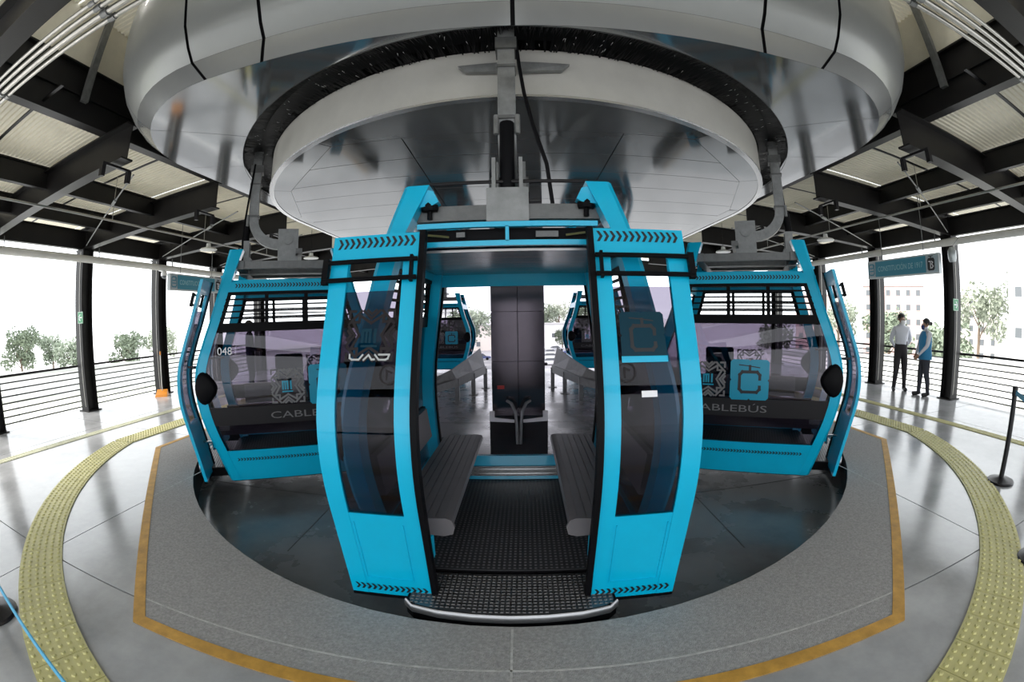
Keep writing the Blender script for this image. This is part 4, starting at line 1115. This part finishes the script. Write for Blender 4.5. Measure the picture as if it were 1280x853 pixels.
# ================================================================== OUTSIDE
GZ = -8.0
mb = MB(); mb.poly([(-900, -400, GZ), (900, -400, GZ), (900, 1200, GZ), (-900, 1200, GZ)]); struct(mb.build('ground', 'ground_pale'))
mb = MB(); mb.box(-90, -40, -20, 160, GZ, GZ + .04); mb.box(36, 70, -10, 80, GZ, GZ + .04); struct(mb.build('lawn', 'lawn_glare'))
mb = MB(); mb.box(-30, 36, 17, 128, GZ, GZ + .03); struct(mb.build('car_park', 'asphalt'))
mb = MB(); mb.box(-10.5, 10.5, -9, YB, GZ, -.45); struct(mb.build('wall_podium', 'wall_white'))
def tree_proto(seed, H, R, leaves, m):
    rn = random.Random(seed); root = thing('tree', '', 'tree')
    mb = MB(); mb.tube([(0, 0, 0), (.1, 0, H * .35), (0, .1, H * .7)], lambda i: (.30, .22, .10)[i], 7)
    for k in range(5):
        a = k * 1.26; mb.tube([(0, 0, H * (.3 + .06 * k)), (R * .5 * math.cos(a), R * .5 * math.sin(a), H * (.55 + .06 * k))], lambda i: (.10, .05)[i], 5)
    mb.build('trunk', 'bark', root)
    blobs = [(rn.uniform(-.55, .55) * R, rn.uniform(-.55, .55) * R, H * rn.uniform(.42, .88), R * rn.uniform(.32, .55)) for _ in range(12)]
    mb = MB()
    for k in range(leaves):
        bx, by, bz, br = blobs[k % 12]; d = Vector((rn.gauss(0, 1), rn.gauss(0, 1), rn.gauss(0, .8))).normalized() * br * rn.uniform(.55, 1.0)
        c = Vector((bx, by, bz)) + d; s_ = rn.uniform(.22, .42)
        u = Vector((rn.gauss(0, 1), rn.gauss(0, 1), rn.gauss(0, 1))).normalized(); v = u.orthogonal().normalized()
        mb.poly([c - u * s_, c + v * s_ * .55, c + u * s_, c - v * s_ * .55])
    o = mb.build('foliage', m, root); o['kind'] = 'stuff'
    return root
protos = [tree_proto(1, 9.5, 4.2, 1900, 'leaf_haze_dark'), tree_proto(2, 12.5, 4.4, 1500, 'leaf_haze_pale'), tree_proto(5, 6.5, 3.6, 1500, 'leaf_haze_dark')]
used = set()
def put_tree(k, x, y, s, label):
    o = protos[k] if k not in used else copy_tree(protos[k]); used.add(k)
    o.location = (x, y, GZ); o.rotation_euler = (0, 0, x * 1.7); o.scale = (s, s, s); tag(o, label, 'tree', 'background trees')
put_tree(0, -90, 42, 1.15, 'broad hazy tree at the far left edge beyond the railing')
put_tree(0, -99, 55, 1.0, 'hazy tree right beside the broad tree at the far left')
put_tree(2, -80, 50, 1.25, 'lower round tree just left of the second left column')
put_tree(1, -84, 78, .85, 'pale tree between the two left columns, farther one')
put_tree(0, -72, 58, .95, 'small dim tree between the two left columns, nearer one')
put_tree(1, -70, 66, .85, 'tall thin tree beside the third left column')
put_tree(1, 66, 74, 1.15, 'tall thin tree behind the right sign')
put_tree(0, 62, 55, 1.15, 'bushy tree behind the two people on the right')
put_tree(1, 80, 46, 1.4, 'tall pale tree right of the second right column')
put_tree(2, 60, 41, 1.3, 'low green tree right of the second right column')
put_tree(1, 94, 42, 1.5, 'tall pale tree above the white building at the right edge')
put_tree(1, 104, 36, 1.4, 'tall tree cut off by the right edge of the picture')
put_tree(2, 54, 82, 1.2, 'low green bushy tree left of the right sign column')
put_tree(0, -10.5, 92, 1.2, 'green tree seen left of the pillar through the cabin')
put_tree(2, -12.6, 80, 1.3, 'leafy tree beside the distant left cabin')
put_tree(0, -14, 160, 1.3, 'hazy distant tree left of the pillar')
put_tree(0, 8.5, 156, 1.45, 'distant tree right beside the pillar seen through the cabin')
put_tree(1, 15.5, 166, 1.35, 'tallest distant tree right of the pillar')
put_tree(0, 23, 156, 1.5, 'distant tree nearest the right distant cabin')
put_tree(2, 13.0, 129, .85, 'small round green tree in front of the car park building')
def building(label, x, y, sx, sy, h, wm, rz=0, nw=4, nf=3, roof='roof_grey', grp=None):
    t = thing('building', label, 'building', (x, y, GZ), rz, grp)
    mb = MB(); mb.box(-sx / 2, sx / 2, -sy / 2, sy / 2, 0, h); mb.build('wall', wm, t)
    mb = MB(); mb.box(-sx / 2 - .3, sx / 2 + .3, -sy / 2 - .3, sy / 2 + .3, h, h + .4); mb.build('roof', roof, t)
    for f in range(nf):
        for k in range(nw):
            cx = -sx / 2 + (k + .5) * sx / nw; cz = (f + .5) * h / nf
            mb = MB(); mb.box(cx - .55, cx + .55, -sy / 2 - .04, -sy / 2 + .02, cz - .6, cz + .75); q = mb.build('window', 'dark_window', t)
            mb = MB(); mb.box(cx - .68, cx + .68, -sy / 2 - .10, -sy / 2 - .02, cz - .72, cz - .6); mb.build('window_sill', wm, q)
building('white low building at the right edge beyond the railing', 72, 26, 16, 10, 16, 'wall_white', math.radians(-66), 5, 3)
building('pink apartment block behind the two people', 92, 80, 16, 9, 17, 'wall_pink', math.radians(-50), 6, 5)
building('sand coloured apartment block right of the pink one', 106, 62, 12, 9, 15, 'wall_sand', math.radians(-55), 4, 5)
building('second pink block left of the right sign', 80, 98, 12, 9, 15, 'wall_pink', math.radians(-45), 4, 5)
building('white boundary building beyond the lawn on the right', 46, 40, 36, 2, 4.6, 'wall_white', math.radians(-52), 8, 0)
building('long white boundary wall building on the far left', -62, 60, 90, 2, 3.6, 'wall_white', math.radians(62), 14, 0)
building('pale shed with grey roof behind the car park', 9, 141, 16, 8, 7.0, 'wall_white', 0, 4, 1)
building('pale low block with windows left of the pillar', -14, 128, 30, 6, 7.2, 'wall_sand', 0, 6, 2)
def car_proto():
    root = thing('car', '', 'car')
    mb = MB(); prof = [(-2.1, .35), (2.1, .35), (2.15, .70), (1.95, .86), (1.0, .95), (-1.9, .98), (-2.15, .75)]
    mb.loft([[(x, y, z) for x, z in prof] for y in (-.85, .85)]); body = mb.build('body', 'car_white', root)
    mb = MB(); prof = [(1.05, .94), (.45, 1.42), (-1.1, 1.45), (-1.75, .96)]
    mb.loft([[(x, y * k, z) for x, z in prof] for y, k in ((-.74, 1), (.74, 1))]); mb.build('cabin', 'dark_window', root)
    mb = MB(); mb.box(-1.08, .42, -.72, .72, 1.44, 1.48); mb.build('roof', 'car_white', root)
    for sx in (-1.3, 1.3):
        for sy in (-1, 1):
            mb = MB(); mb.lathe([(.32, -.1), (.32, .1)], 14); mb.v = [(x + sx, z + sy * .78, y + .32) for x, y, z in mb.v]; mb.build('wheel', 'rubber', root)
    return root
cp = car_proto(); first = True
spots = [(6.4, 86, .2, 'white car parked nearest the pillar, front row'), (11.6, 87, .1, 'second white car of the front row in the car park'), (16.8, 88, .15, 'white car of the front row half behind the distant cabin'),
         (7.2, 97, .1, 'white car nearest the pillar in the second row'), (12.4, 98, .2, 'white car in the middle of the second row'), (17.6, 99, .1, 'blue car at the end of the second row'),
         (8.0, 108, .1, 'white car in the third row near the pillar'), (13.2, 109, .1, 'blue car in the middle of the third row'), (18.6, 110, .1, 'silver car in the third row on the right'),
         (10.4, 120, .1, 'silver car in the back row by the round tree'), (16.0, 121, .1, 'white car in the back row on the right'), (-8.4, 98, .1, 'blue car parked left of the pillar')]
for x, y, a, lb in spots:
    o = cp if first else copy_tree(cp); first = False
    o.location = (x, y, GZ); o.rotation_euler = (0, 0, a); tag(o, lb, 'car', 'parked cars')
    cm = 'car_blue' if 'blue' in lb else ('car_silver' if 'silver' in lb else 'car_white')
    if cm != 'car_white':
        for c in o.children:
            if c.name.startswith(('body', 'roof')): c.data = c.data.copy(); c.data.materials[0] = M[cm]
for i, (x, y, lb) in enumerate(((-32, 14.2, 'street lamp standing at the far left below the railing'), (-44, 38, 'street lamp between the two left columns'))):
    t = thing('street_lamp', lb, 'street lamp', (x, y, GZ), 0, 'street lamps')
    mb = MB(); mb.tube([(0, 0, 0), (0, 0, 6.2)], .07, 8, (1, 0, 0)); mb.build('pole', 'roof_grey', t)
    mb = MB(); mb.tube([(-.5, -.3, 6.15), (.5, .3, 6.15)], .05, 6); mb.build('arm', 'roof_grey', t)
    for s_ in (-1, 1):
        mb = MB(); mb.cbox(s_ * .55, s_ * .33, 6.12, .4, .25, .12); mb.build('lantern', 'roof_grey', t)
